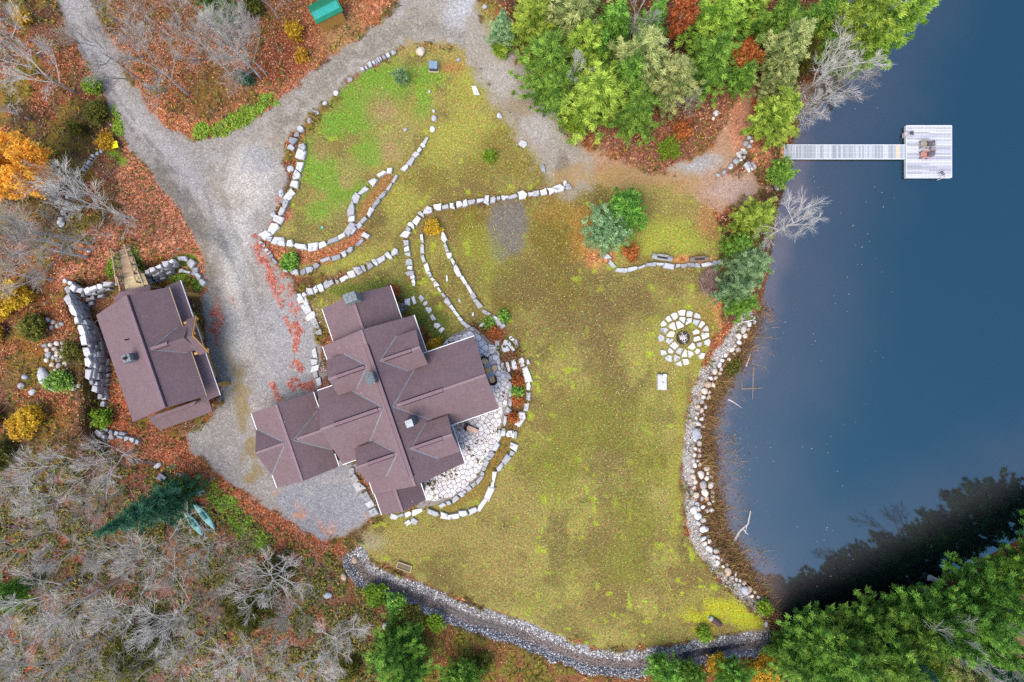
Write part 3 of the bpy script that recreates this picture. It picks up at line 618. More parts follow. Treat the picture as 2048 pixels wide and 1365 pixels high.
def chimney(parent, px, py, zt, zb, wx, wy, cap=True, ang=0.0, round_=False):
    mb = MB(); p = W(px, py, zt); R = Matrix.Rotation(ang, 3, 'Z'); rr = random.Random(int(px*7))
    nz = max(3, int((zt-zb)/0.3))
    for i in range(nz):         # courses of rough stone, each a little uneven
        z = zb+(zt-zb)*(i+0.5)/nz
        mb.box((p.x+rr.uniform(-.02, .02), p.y+rr.uniform(-.02, .02), z), (wx*rr.uniform(.94, 1.04), wy*rr.uniform(.94, 1.04), (zt-zb)/nz+0.01), R @ Matrix.Rotation(rr.uniform(-.05, .05), 3, 'Z'))
    for i in range(16):
        a = rr.uniform(0, 6.28); q = R @ Vector((rr.uniform(-.4, .4)*wx, rr.uniform(-.4, .4)*wy, 0))
        mb.box((p.x+q.x, p.y+q.y, zt+0.01), (wx*rr.uniform(.2, .35), wy*rr.uniform(.2, .35), 0.08*rr.uniform(.6, 1.3)), Matrix.Rotation(a, 3, 'Z'))
    c = mb.obj('chimney', M_CHIM, parent)
    if cap == 'flue':
        f = MB(); f.tube([(p.x, p.y, zt-0.1), (p.x, p.y, zt+0.28)], [0.13, 0.13], 10); f.obj('flue', M_DARK, c)
    elif cap:
        f = MB(); f.box((p.x, p.y, zt+0.16), (wx*0.92, wy*0.92, 0.05), R)
        for a in (-1, 1):
            for b in (-1, 1):
                q = R @ Vector((a*wx*.38, b*wy*.38, 0)); f.box((p.x+q.x, p.y+q.y, zt+0.08), (0.05, 0.05, 0.16), R)
        f.obj('chimney_cap', M_METAL, c)
    return c
chimney(house, 700, 596, 7.0, 3.0, 1.05, 0.72, False, math.atan2(V.y, V.x))
chimney(house, 740, 758, 8.1, 5.6, 0.62, 0.88, False, math.atan2(V.y, V.x))
chimney(house, 819, 847, 7.9, 4.8, 0.62, 0.62, True, math.atan2(V.y, V.x))
vp = MB(); p = W(826, 916, 6.3); vp.tube([(p.x, p.y, 5.8), (p.x, p.y, 6.6)], [0.05, 0.05], 8); vp.obj('vent_pipe', M_DARK, house)
# cushions of pebbles etc. follow later; doors
dr = MB(); c = RS.pt(RS.L*0.4, RS.wl-0.38, 1.05); dr.box(c, (0.95, 0.08, 2.1), Matrix.Rotation(math.atan2(U.y, U.x), 3, 'Z')); dr.obj('door', M_TIMBER, house)

# ------------------------------------------------------------------ the garage on the left
gar = empty('garage', W(310, 700, 0), 'garage with brown shingled roof and one side gable below a stone wall', 'garage')
RA = Roof((250.6, 591), (330, 816.7), 6.3, (334.4, 566), (188.5, 620), 4.1, U, 3.1)
ro = RA.build(gar); RA.walls(gar, 0.0, inA=0.5, inB=0.6)
RA.vent(ro, 0.05, RA.L-0.05, 0.32)
tr = MB(); tr.bar(RA.pt(0, RA.wl+0.03, 4.02), RA.pt(RA.L, RA.wl+0.03, 4.02), 0.04, 0.14); tr.obj('eave_board', M_DTIMBER, ro)
RH = Roof((292, 702), (368, 677), 6.05, (361, 653), (383, 703), 4.3, V); rh = RH.build(gar, 'gable_roof'); RH.walls(gar, 3.0, inA=0.6, inB=0.2, ine=0.3)
for s_ in (1, -1): valley(RH, RA, s_, rh, 0.05)
v0, v1 = sorted((RH.tpx(303, 698, 6.0), RH.tpx(336, 687, 6.0))); RH.vent(rh, v0, v1, 0.24)
RH2 = Roof((366, 678), (379, 674), 5.75, (371, 640), (398, 711), 3.9, V); RH2.L = 0.75; r2 = RH2.build(gar, 'gable_hood', 0.12)
fb = MB()
for o in (RH2.wl, -RH2.wr): fb.bar(RH2.pt(RH2.L+0.05, 0, RH2.zr-0.1), RH2.pt(RH2.L+0.05, o, RH2.z(o)-0.1), 0.07, 0.14)
for o in (RH2.wl*0.85, RH2.wl*0.1, -RH2.wr*0.85): fb.bar(RH2.pt(-0.3, o, RH2.z(o)-0.26), RH2.pt(RH2.L+0.18, o, RH2.z(o)-0.26), 0.2, 0.2)
fb.obj('gable_timber', M_TIMBER, r2)
# lower roof round the right side and the bottom end
def slab(px4, zs, name, parent, t=0.14, mat=None):
    mb = MB(); top = [W(a, b, z) for (a, b), z in zip(px4, zs)]; n = len(top); dn = Vector((0, 0, -t))
    mb.add(top+[v+dn for v in top], [tuple(range(n-1, -1, -1)), tuple(range(n, 2*n))]+[(i, (i+1) % n, n+(i+1) % n, n+i) for i in range(n)])
    return mb.obj(name, mat or M_ROOF, parent)
lo = slab([(330, 574), (360, 561.5), (439.6, 790.5), (404, 806)], [3.4, 2.75, 2.75, 3.4], 'lower_roof', gar)
a, b = W(361, 561, 2.68), W(440.5, 790.5, 2.68); g_ = MB(); g_.bar(a, b, 0.09, 0.1); g_.obj('gutter', M_WHITE, lo)
slab([(296, 834), (302, 846), (320, 861), (425, 824), (416, 797), (404, 800)], [2.7, 2.55, 2.3, 2.3, 2.7, 2.9], 'end_roof', gar)
slab([(308, 832), (312, 838), (388, 811), (392, 802)], [3.55, 3.35, 3.35, 3.6], 'pent_roof', gar)
slab([(226, 601), (238, 584), (300, 570), (300, 585), (245, 606)], [3.2, 3.0, 3.0, 3.5, 3.6], 'porch_roof', gar)
for px, py in ((437, 770), (423, 811), (374, 588)):
    pb = MB(); p = W(px, py, 2.2); pb.tube([(p.x, p.y, -0.3), (p.x, p.y, 2.2)], [0.19, 0.17], 10)
    o = pb.obj('post', M_TIMBER, gar)
chimney(gar, 252, 717, 6.6, 4.6, 0.64, 0.64, 'flue', 0.4)
vp = MB(); p = W(254, 680, 5.4); vp.tube([(p.x, p.y, 4.9), (p.x, p.y, 5.7)], [0.06, 0.06], 8); vp.obj('vent_pipe', M_DARK, gar)
window(gar, RA.pt(RA.L-0.57, -1.4, 1.5), RA.d, 1.2, 1.1)
for t in (0.25, 0.62):
    d_ = MB(); c = RA.pt(RA.L*t+0.8, RA.wl-0.37, 1.15); d_.box(c, (2.6, 0.08, 2.3), Matrix.Rotation(math.atan2(U.y, U.x), 3, 'Z')); d_.obj('garage_door', M_TIMBER, gar)

# ------------------------------------------------------------------ green shed at the top
shed = empty('shed', W(650, 20, 0), 'small shed with green and teal ribbed metal roof near the top edge', 'shed')
RSH = Roof((620, 24), (674, -2), 2.9, (614, 13), (636.5, 47), 2.2, Vector((0.89, 0.45)).normalized())
x = N('green_sheet'); x.base(x.mix(1.0, lin(16, 128, 92), x.ramp(x.noise(x.pos(), 3, 3), [(0.3, 0.85), (0.7, 1.15)]), 'MULTIPLY')); x.b.inputs['Roughness'].default_value = 0.45; M_GREEN = x.m
M_TEAL = m_plain('teal_panel', lin(62, 186, 172), 0.4, 3, 0.12)
RSH.build(shed, 'roof', 0.1, M_GREEN); RSH.walls(shed, 0, ine=0.18, inA=0.15, inB=0.15, mat=M_TIMBER)
ns = 22
for i in range(ns):
    mb = MB(); t = 0.12+(RSH.L-0.2)*i/ns; o0, o1 = -RSH.wr*0.12, -RSH.wr*0.70; up = Vector((0, 0, 0.03))
    mb.bar(RSH.pt(t, o0)+up, RSH.pt(t, o1)+up, (RSH.L-0.2)/ns*0.72, 0.035); mb.obj('roof_panel', M_TEAL, shed)

for root in (house, gar, shed):          # parts were laid out in world coordinates: move them under their thing's base
    for ch in list(root.children): ch.location = Vector(ch.location)-root.location
# ------------------------------------------------------------------ stones
def stone_mesh(name, lw, ww, h, seed, corners=5, jit=0.29, mat=None, tilt=0.05):
    r = random.Random(seed); n = corners; poly = []
    if n == 4: base = [(-.5, -.5), (.5, -.5), (.5, .5), (-.5, .5)]
    elif n == 5: base = [(-.5, -.42), (.38, -.5), (.52, 0.08), (.36, .5), (-.48, .44)]
    elif n == 6: base = [(-.5, -.3), (-.2, -.5), (.42, -.46), (.52, .2), (.2, .52), (-.44, .42)]
    else: base = [(.52*math.cos(2*math.pi*i/n), .52*math.sin(2*math.pi*i/n)) for i in range(n)]
    fx, fy = r.choice((-1, 1)), r.choice((-1, 1))
    for bx, by in base: poly.append(((bx*fx+r.uniform(-jit, jit)*0.7)*lw, (by*fy+r.uniform(-jit, jit)*0.7)*ww))
    c = Vector((sum(p[0] for p in poly)/n, sum(p[1] for p in poly)/n)); ar = sum(poly[i][0]*poly[(i+1) % n][1]-poly[(i+1) % n][0]*poly[i][1] for i in range(n))
    if ar < 0: poly.reverse()
    tx, ty = r.uniform(-tilt, tilt), r.uniform(-tilt, tilt); vs = []
    for f, z in ((1.0, -0.12), (1.0, h*0.72), (0.84, h)):
        for p in poly:
            q = ((p[0]-c.x)*f, (p[1]-c.y)*f); vs.append((q[0], q[1], z+(tx*q[0]+ty*q[1]+r.uniform(-.02, .02) if z > 0 else 0)))
    vs.append((0, 0, h*1.03)); fs = []
    for k in range(2):
        for i in range(n): fs.append((k*n+i, k*n+(i+1) % n, (k+1)*n+(i+1) % n, (k+1)*n+i))
    for i in range(n): fs.append((2*n+i, 2*n+(i+1) % n, 3*n))
    mb = MB(); mb.add(vs, fs); return mb.mesh(name, mat or M_GRANITE)
def boulder_mesh(name, seed, mat, rough=0.2):
    import bmesh
    bm = bmesh.new(); bmesh.ops.create_icosphere(bm, subdivisions=2, radius=0.5); r = random.Random(seed)
    dirs = [(Vector((r.gauss(0, 1), r.gauss(0, 1), r.gauss(0, .6))).normalized(), r.uniform(.30, .46)) for _ in range(9)]
    for v in bm.verts:
        for d, o in dirs:
            k = v.co.dot(d)
            if k > o: v.co -= d*(k-o)*0.85
        v.co *= 1+r.uniform(-.02, .02)
    me = bpy.data.meshes.new(name); bm.to_mesh(me); bm.free(); me.materials.append(mat)
    me.polygons.foreach_set('use_smooth', [True]*len(me.polygons)); return me
BOULD = {m.name: [boulder_mesh('boulder', i*13+k, m) for i in range(5)] for k, m in enumerate((M_GRANITE, M_GREYST, M_TANST, M_ROUND))}
SEED = [100]
def nseed(): SEED[0] += 1; return SEED[0]
def row(name, label, cat, pts, w, l, h=0.35, mat=None, gap=0.06, var=0.45, group=None, z=None, ncor=(4, 5, 5, 6), parent=None, jw=0.32):
    """a line of edging stones laid along pts (photo pixels); each stone is a part"""
    r = random.Random(nseed()*7); mat = mat or M_GRANITE
    P2 = [Vector(p) for p in pts]; seg = [(b-a).length for a, b in zip(P2[:-1], P2[1:])]; tot = sum(seg)
    def at(s):
        for i, L in enumerate(seg):
            if s <= L or i == len(seg)-1: return P2[i].lerp(P2[i+1], max(0, min(1, s/L))), (P2[i+1]-P2[i]).normalized()
            s -= L
    root = parent or empty(name, G(*pts[len(pts)//2]) if z is None else W(*pts[len(pts)//2], z), label, cat, group)
    s = 0.0
    while s < tot-l*0.4:
        ln = min(l*(1+r.uniform(-var, var)), tot-s+2); p, t = at(s+ln/2); ww = w*(1+r.uniform(-jw, jw)); off = r.uniform(-.1, .1)*w
        px, py = p.x-t.y*off, p.y+t.x*off
        me = stone_mesh('stone', ln*S*(1-gap), ww*S, h*r.uniform(.75, 1.2), nseed(), r.choice(ncor), mat=mat)
        q = G(px, py) if z is None else W(px, py, z-h)
        a0, _ = at(max(0, s+ln*0.15)); a1, _ = at(min(tot, s+ln*0.85)); tt = (a1-a0) if (a1-a0).length > 0.1 else t
        o = link('stone', me, root); o.location = q-root.location; o.rotation_euler = (0, 0, math.atan2(-tt.y, tt.x)+r.uniform(-.08, .08)); s += ln
    return root
def boulder(px, py, w, l, h, ang, mat, label=None, cat='boulder', parent=None, name='boulder', group=None, sink=0.25, z=None):
    me = random.Random(nseed()).choice(BOULD[mat.name]); p = G(px, py) if z is None else W(px, py, z)
    o = link(name if parent is None else 'stone', me, parent); p.z += h*(0.5-sink)
    o.location = p if parent is None else p-parent.location
    o.scale = (w*S*1.1, l*S*1.1, h); o.rotation_euler = (random.Random(nseed()).uniform(-.1, .1), 0, ang)
    if parent is None: tag(o, label, cat, group)
    return o
def slabstone(px, py, w, l, h, ang, label=None, cat='stone', mat=None, ncor=5, name='flat_stone', parent=None, group=None):
    me = stone_mesh(name, w*S, l*S, h, nseed(), ncor, mat=mat); o = link(name if parent is None else 'stone', me, parent); p = G(px, py)
    o.location = p if parent is None else p-parent.location; o.rotation_euler = (0, 0, ang)
    if parent is None: tag(o, label, cat, group)
    return o
SE = 'stone edging'
row('stone_row', 'pale block edging along the driveway side of the upper grass bed', SE, [(607, 290), (603, 310), (600, 330), (596, 350), (590, 375), (577, 397), (571, 417), (561, 435), (551, 454), (528, 477)], 14, 21, 0.4)
row('stone_row', 'curved pale block edging round the bottom of the upper grass bed', SE, [(524, 474), (545, 481), (563, 485), (580, 488), (602, 494), (624, 495), (645, 492), (664, 485), (684, 475), (700, 463), (705, 447), (702, 430), (704, 412), (712, 397), (727, 384), (742, 369), (757, 353), (770, 345), (785, 341)], 12, 21, 0.4)
row('stone_row', 'thin line of pale stones climbing from the planting strip up the grass bed', SE, [(806, 342), (814, 334), (822, 325), (832, 312), (841, 301), (849, 290), (856, 276)], 9.5, 14, 0.35)
row('stone_row', 'grey and pale edging of the inner planting strip below the upper bed', SE, [(795, 352), (782, 372), (772, 386), (757, 403), (748, 416), (738, 428), (731, 438), (722, 448), (712, 458), (705, 467)], 10, 17, 0.35, M_GREYST)
row('stone_row', 'outer lower edging stones under the upper grass bed and its planting strip', SE, [(735, 466), (731, 475), (722, 484), (710, 494), (697, 505), (676, 516), (652, 521), (627, 537), (603, 546), (585, 543), (568, 537)], 11, 20, 0.35, M_GREYST, gap=0.14)
row('stone_row', 'small low kerb stones at the leaf covered corner beside the driveway', SE, [(521, 482), (528, 492), (537, 504), (546, 518), (558, 532)], 8, 11, 0.25, M_GREYST, gap=0.25)
row('stone_row', 'row of block stones crossing the grass above the house chimney', SE, [(598, 598), (615, 586), (636, 580), (652, 571), (668, 566), (685, 560), (697, 552), (712, 545), (724, 539), (740, 533), (757, 523), (775, 514), (790, 504), (802, 497)], 13, 14, 0.35, gap=0.16)
row('stone_row', 'long pale block row sweeping from the centre lawn to the track', SE, [(1141, 374), (1110, 381), (1085, 387), (1055, 391), (1030, 395), (1005, 398), (985, 401), (965, 402), (945, 405), (930, 409), (908, 413), (890, 416), (875, 416), (860, 422), (845, 428), (838, 438), (825, 450), (815, 463), (809, 474)], 12, 16, 0.4)
row('stone_row', 'pale blocks running down the inner terrace toward the house', SE, [(811, 480), (813, 490), (816, 503), (818, 518), (819, 533), (822, 548), (828, 564), (833, 576)], 12, 13, 0.35, gap=0.15)
row('stone_row', 'narrow arc of stones along the middle garden terrace', SE, [(843, 470), (845, 492), (845, 512), (851, 530), (857, 543), (864, 556), (871, 568), (880, 581), (889, 595), (898, 608), (908, 621), (919, 637), (932, 650), (946, 661)], 7.5, 16, 0.35, gap=0.04)
row('stone_row', 'outer arc of pale stones curving from yellow shrub to the patio', SE, [(886, 463), (891, 490), (897, 507), (904, 522), (913, 540), (924, 556), (934, 572), (945, 590), (955, 606), (966, 622), (982, 633), (997, 643), (1005, 655)], 9, 19, 0.35, gap=0.06)
row('stone_row', 'pale edging stones on the lawn side of the small patio flower bed', SE, [(1048, 735), (1054, 752), (1058, 770), (1057, 790), (1053, 810), (1046, 830), (1036, 850)], 12, 21, 0.4)
row('stone_row', 'pale edging stones sweeping round the lower patio grass strip', SE, [(1029, 886), (1023, 908), (1006, 926), (990, 945), (986, 964), (978, 986), (969, 1004), (955, 1017), (938, 1023), (920, 1029), (903, 1031), (886, 1030), (868, 1026), (857, 1022)], 11, 20, 0.4)
row('stone_row', 'grey blocks along the lower patio rim', SE, [(996, 886), (985, 904), (972, 925), (966, 942), (962, 956), (948, 968), (932, 981), (914, 995), (895, 1006), (872, 1013)], 9, 15, 0.3, M_GREYST)
row('stone_row', 'grey edging blocks between the patio and its small flower bed', SE, [(1010, 742), (1018, 756), (1021, 775), (1022, 795), (1019, 815), (1012, 832), (1008, 848)], 10, 15, 0.3, M_GREYST)
row('stone_row', 'low grey kerb of long stones in front of the two log benches', SE, [(1211, 508), (1219, 522), (1226, 533), (1240, 541), (1258, 541), (1275, 537), (1290, 531), (1308, 528), (1325, 530), (1337, 533), (1352, 533), (1372, 531), (1395, 532), (1418, 529), (1440, 524)], 8, 17, 0.35, M_GREYST, gap=0.03)
row('stone_row', 'grey and tan rough boulders piled along the top left bend of the bed', SE, [(606, 254), (598, 264), (592, 276), (585, 290), (582, 302)], 13, 13, 0.4, M_GREYST, ncor=(6, 7))
row('stone_row', 'stacked thin slabs edging the driveway below the shed', SE, [(722, 143), (735, 136), (750, 127), (765, 119), (782, 110)], 8, 7, 0.4, M_GREYST, gap=0.2)
row('stone_row', 'broken line of small rocks beside the yellow board', SE, [(232, 282), (228, 288), (218, 296), (210, 300), (200, 306), (187, 316), (178, 332), (168, 344)], 8, 9, 0.3, M_GREYST, gap=0.25, ncor=(6, 7))
row('stone_row', 'broken line of weathered rocks in leaves below the orange tree', SE, [(142, 378), (137, 392), (139, 403), (134, 416), (127, 430), (122, 452)], 9, 13, 0.3, M_GREYST, gap=0.25, ncor=(6, 7))
row('stone_row', 'short curve of grey rocks near the teal kayaks', SE, [(355, 947), (368, 952), (378, 958), (388, 968), (393, 976)], 8, 12, 0.3, M_GREYST, ncor=(5, 6))
row('stone_row', 'pale flat steps at the foot of the house front corner', 'steps', [(780, 1033), (798, 1031), (815, 1028), (833, 1024), (846, 1018)], 11, 17, 0.2)
st = row('stone_row', 'lower cluster of pale step stones under the house front corner', 'steps', [(812, 1047), (824, 1040), (838, 1046)], 14, 14, 0.2)
row('stone_row', 'bright narrow steps set edge to edge on the right of the patio', 'steps', [(994, 866), (1003, 866), (1012, 867), (1022, 868), (1034, 870)], 15, 8, 0.3)
for pts, lab in (([(838, 590), (846, 600), (853, 612), (858, 622), (863, 632), (870, 643), (877, 654), (885, 662)], 'stepping stones crossing the terrace grass above the dormer'),
                 ([(1020, 681), (1010, 690), (1025, 676)], 'three large flat stones at the head of the patio flower bed'),
                 ([(988, 688), (1003, 690), (1014, 696)], 'leaf shaped stones at the lower end of the round planting')):
    row('stepping_stones', lab, 'stepping stones', pts, 12, 13, 0.15, gap=0.3)
row('stepping_stones', 'pair of blocks lying beside the terrace stepping stones near house corner', 'stepping stones', [(808, 606), (822, 602), (834, 598)], 14, 13, 0.2, gap=0.2)
row('stepping_stones', 'spaced upright slabs climbing from lawn to patio', 'stepping stones', [(1000, 730), (1013, 733), (1024, 729), (1036, 727), (1048, 725), (1058, 723)], 14, 11, 0.25, gap=0.35)
row('stepping_stones', 'flat grass path stones between patio planting and lawn', 'stepping stones', [(1004, 705), (1016, 698), (1028, 690), (1040, 683)], 18, 12, 0.2, gap=0.3)
# slabs on the drive side of the house
for pts, lab in (([(603, 594), (612, 612), (622, 634), (634, 652), (642, 668)], 'big pale slabs along the drive by the north end of house'), ([(628, 692), (630, 712), (630, 732), (634, 752), (640, 774)], 'big pale slabs along the drive below the porch gap'),
                 ([(700, 936), (712, 958), (724, 980), (736, 1000), (748, 1020), (756, 1036)], 'pale slabs along the gravel beside the lower house wall')):
    row('stone_row', lab, SE, pts, 15, 20, 0.25, gap=0.03)
# dry stone walls by the garage
w1 = row('dry_stone_wall', 'tall stepped dry stone wall curving behind the garage', 'stone wall', [(139, 572), (148, 600), (156, 625), (167, 652), (178, 680), (183, 710), (184, 740), (180, 766)], 11, 19, 0.7, M_GRANITE, z=2.5)
for pts, z_, m_, l_ in (([(150, 592), (162, 622), (178, 652), (189, 680), (193, 712), (195, 745), (191, 772)], 2.05, M_GREYST, 15), ([(160, 605), (172, 633), (186, 660), (197, 687), (202, 716), (203, 748), (199, 782)], 1.6, M_GREYST, 15),
                        ([(168, 612), (180, 640), (194, 668), (205, 692), (209, 720), (210, 752), (206, 796)], 1.1, M_GREYST, 14), ([(176, 620), (187, 643), (200, 671), (211, 697), (216, 724), (217, 757), (211, 812)], 0.6, M_GREYST, 14)):
    row('', '', '', pts, 10, l_, 0.65, m_, z=z_, parent=w1)
w2 = row('dry_stone_wall', 'grey stacked stone wall beside the timber bridge, right of it', 'stone wall', [(297, 548), (310, 543), (325, 534), (342, 527), (356, 522)], 9, 12, 0.6, M_GRANITE, z=2.45)
for pts, z_ in (([(298, 555), (312, 551), (328, 542), (346, 534), (358, 530)], 1.6), ([(300, 561), (315, 557), (331, 549), (350, 541)], 1.05), ([(302, 566), (318, 562), (335, 555)], 0.55)):
    row('', '', '', pts, 9, 13, 0.6, M_GREYST, z=z_, parent=w2)
row('stone_row', 'pale stones curling down round the green bank by the garage corner', SE, [(360, 522), (373, 519), (386, 526), (392, 536), (396, 548), (404, 558), (411, 570)], 11, 15, 0.5)
row('stone_row', 'inner pale stones on the green bank by the garage corner', SE, [(362, 541), (372, 543), (382, 546), (393, 548)], 9, 12, 0.4)
w3 = row('dry_stone_wall', 'low broken stone wall left of the timber bridge', 'stone wall', [(133, 562), (146, 568), (158, 580), (176, 582), (196, 576), (216, 571), (236, 566)], 9, 15, 0.5, M_GRANITE, z=2.4)
for pts, z_ in (([(166, 592), (185, 588), (205, 583), (232, 576)], 1.5), ([(176, 600), (196, 596), (216, 592)], 0.9), ([(170, 606), (178, 612), (192, 604)], 0.6)):
    row('', '', '', pts, 7, 14, 0.5, M_GREYST, z=z_, gap=0.2, parent=w3)
w4 = row('dry_stone_wall', 'low stone wall curving in leaves below the garage corner', 'stone wall', [(196, 862), (212, 872), (226, 874), (240, 872), (256, 876), (270, 880), (282, 884)], 9, 13, 0.5)
row('', '', '', [(208, 857), (222, 863), (238, 866), (252, 868)], 8, 12, 0.35, M_GREYST, parent=w4)
# rubble of round stones left of the garage wall
rp = empty('rock_pile', G(130, 730), 'spill of round pale stones on the slope left of the tall wall', 'rock pile'); r = random.Random(5)
placed = []
for i in range(900):
    xx, yy = r.uniform(85, 160), r.uniform(685, 782)
    if not bool(inside(np.array(xx), np.array(yy), [(88, 690), (128, 684), (132, 720), (138, 765), (160, 765), (160, 778), (112, 776), (108, 740), (92, 715)])): continue
    if any(math.hypot(xx-a, yy-b) < 9.5 for a, b in placed): continue
    placed.append((xx, yy)); boulder(xx, yy, r.uniform(9, 14), r.uniform(8, 12), r.uniform(.3, .5), r.uniform(0, 3), r.choice((M_ROUND, M_ROUND, M_TANST, M_GREYST)), parent=rp)
for (xx, yy) in ((97, 640), (108, 645), (117, 652), (125, 648), (105, 655)): boulder(xx, yy, 10, 9, .4, xx, M_ROUND, parent=rp)
# boulders that stand alone
for (px, py, w, l, h, a, m, lab) in (
    (843, 106, 21, 20, .75, .2, M_TANST, 'large round tan boulder at the top of the grass bed'), (701, 161, 12, 10, .4, .5, M_GRANITE, 'white boulder on the verge between drive and grass bed'),
    (673, 187, 13, 11, .4, .8, M_GRANITE, 'pale grey boulder second along the drive verge'), (651, 208, 11, 9, .35, .3, M_GREYST, 'pinkish grey boulder third along the drive verge'),
    (634, 226, 10, 13, .4, 1.4, M_GREYST, 'pointed grey rock fourth along the drive verge'), (620, 243, 12, 14, .45, .9, M_GREYST, 'mauve grey rock just above the rough boulders'), (788, 107, 13, 11, .45, .6, M_GRANITE, 'pale boulder ending the stacked thin slabs'),
    (582, 339, 14, 14, .5, .2, M_GREYST, 'grey boulder in red leaves beside the drive edging'), (564, 387, 12, 19, .4, .1, M_GREYST, 'long grey stone on the gravel beside the edging row'), (547, 430, 12, 14, .4, .1, M_GREYST, 'mossy grey boulder leaning on the gravel corner edging'),
    (869, 238, 11, 16, .45, 0, M_GREYST, 'oval grey boulder at the upper right of the grass bed'), (868, 223, 6, 9, .3, .3, M_GRANITE, 'small pointed rock above the oval grey boulder'), (866, 260, 12, 13, .4, .7, M_GRANITE, 'white boulder below the oval grey boulder'),
    (811, 260, 8, 8, .25, .7, M_GREYST, 'small grey rock alone inside the grass bed'), (859, 184, 6, 6, .3, 0, M_GREYST, 'small round grey stone on the green grass'), (917, 121, 10, 7, .3, .4, M_GRANITE, 'pale rock in orange leaves by the utility box'),
    (999, 233, 11, 14, .45, .8, M_GREYST, 'blue grey boulder on the grass near the track'), (403, 984, 20, 17, .6, .4, M_GRANITE, 'big pale boulder in leaves above the teal kayaks'),
    (709, 1119, 14, 17, .6, .3, M_TANST, 'beige boulder at the head of the stony ditch'), (688, 1154, 13, 16, .55, .5, M_TANST, 'cream boulder among green plants beside the ditch head'), (774, 1252, 18, 17, .7, .2, M_ROUND, 'mossy tan boulder beside the dark pine at the bottom'),
    (656, 1190, 18, 14, .5, .2, M_GREYST, 'grey boulder in brushwood left of the ditch'), (876, 706, 22, 17, .6, -.5, M_GREYST, 'dark grey boulder tucked between two house roofs'),
    (95, 760, 22, 58, .9, .55, M_GREYST, 'long grey rock slab in the woods left of the stone pile'), (53, 754, 12, 13, .6, 0, M_GREYST, 'upright blue grey rock in the left woods'), (45, 772, 13, 13, .5, .4, M_GREYST, 'grey rock below the upright one in the left woods'),
    (67, 784, 14, 14, .5, .9, M_GREYST, 'third grey rock of the left woods, nearest the slab'), (1937, 1127, 20, 16, .7, .2, M_GREYST, 'round grey boulder at the water edge by the bottom right trees'), (1780, 1202, 13, 10, .5, .2, M_GREYST, 'grey boulder half under the shore trees at bottom right'),
    (1607, 1222, 10, 9, .5, .2, M_GRANITE, 'small pale boulder where the lake corner meets the trees'), (1594, 1241, 10, 9, .5, .9, M_GREYST, 'small grey boulder beside the pale one in the lake corner'), (1757, 1204, 6, 6, .4, 0, M_GREYST, 'tiny rock in the dark water under the shore trees'), (1531, 1248, 8, 14, .5, 0.1, M_GRANITE, 'white boulder where the ditch meets the shore'),
    (1432, 228, 12, 13, .4, .3, M_GRANITE, 'pale rock in red leaves right of the bare pale tree'), (1426, 238, 7, 7, .3, 0, M_ROUND, 'small round cream stone beside the rock in red leaves'), (1552, 376, 9, 16, .5, .2, M_GRANITE, 'pale pointed rock on the shore below the round dock bush'), (1550, 398, 10, 12, .5, .2, M_TANST, 'tan shore rock under the dock bush and bare tree'),
    (970, 15, 10, 12, .4, .2, M_GREYST, 'grey boulder on the verge beside the top road'), (1005, 640, 17, 15, .4, .2, M_GRANITE, 'triangular pale boulder where the outer arc meets patio planting'), (317, 931, 10, 17, .5, -.9, M_GREYST, 'narrow grey rock above the slate box'), (223, 251, 5, 5, .25, 0, M_GRANITE, 'tiny white stone on green moss by the road'),
    (180, 503, 9, 8, .4, 0, M_GRANITE, 'pale stone at the tree trunks left of the bridge'), (124, 447, 14, 16, .5, .2, M_GREYST, 'large grey rock below the broken rock line'), (357, 499, 7, 5, .2, .3, M_GRANITE, 'small white stone in leaves above the grey wall'),
    (1130, 368, 9, 14, .4, .1, M_GRANITE, 'upright white stone at the end of the long block row')):
    boulder(px, py, w, l, h, a, m, lab)
for (px, py, w, l, h, a, n_, m, lab) in ((951, 182, 10, 17, .2, 0.4, 4, M_GRANITE, 'white flat slab on the upper lawn near the track'), (1047, 289, 16, 11, .2, -.6, 5, M_GRANITE, 'white three sided slab on the lawn left of the track'), (1086, 338, 10, 18, .3, .35, 5, M_GREYST, 'long blue grey block above the end of the long row'),
    (967, 649, 17, 7, .15, .5, 5, M_GRANITE, 'narrow slanting slab in grass beside round planting'), (946, 629, 5, 8, .15, 0, 4, M_GRANITE, 'small white chip stone in the terrace grass'), (919, 602, 5, 6, .12, .4, 4, M_GRANITE, 'tiny white stone on the middle terrace grass'), (894, 557, 3, 13, .12, 0, 4, M_GRANITE, 'thin white sliver of stone on the terrace grass'),
    (803, 615, 16, 20, .15, .6, 5, M_GREYST, 'broad grey slab against the house beside the terrace')):
    slabstone(px, py, w, l, h, a, lab, 'flat stone', m, n_)
blk = empty('block_bench', G(1323, 765), 'pale rectangular block seat alone on the lawn below the fire circle', 'stone bench')
me = stone_mesh('stone', 19*S, 29*S, 0.45, 991, 4, 0.06, M_GRANITE); o = link('seat', me, blk)
for a in (-5, 5):
    me = stone_mesh('stone', 8*S, 6*S, 0.5, 992+a, 4, 0.1, M_GRANITE); o = link('stone', me, blk); o.location = (a*S, 14*S, 0)

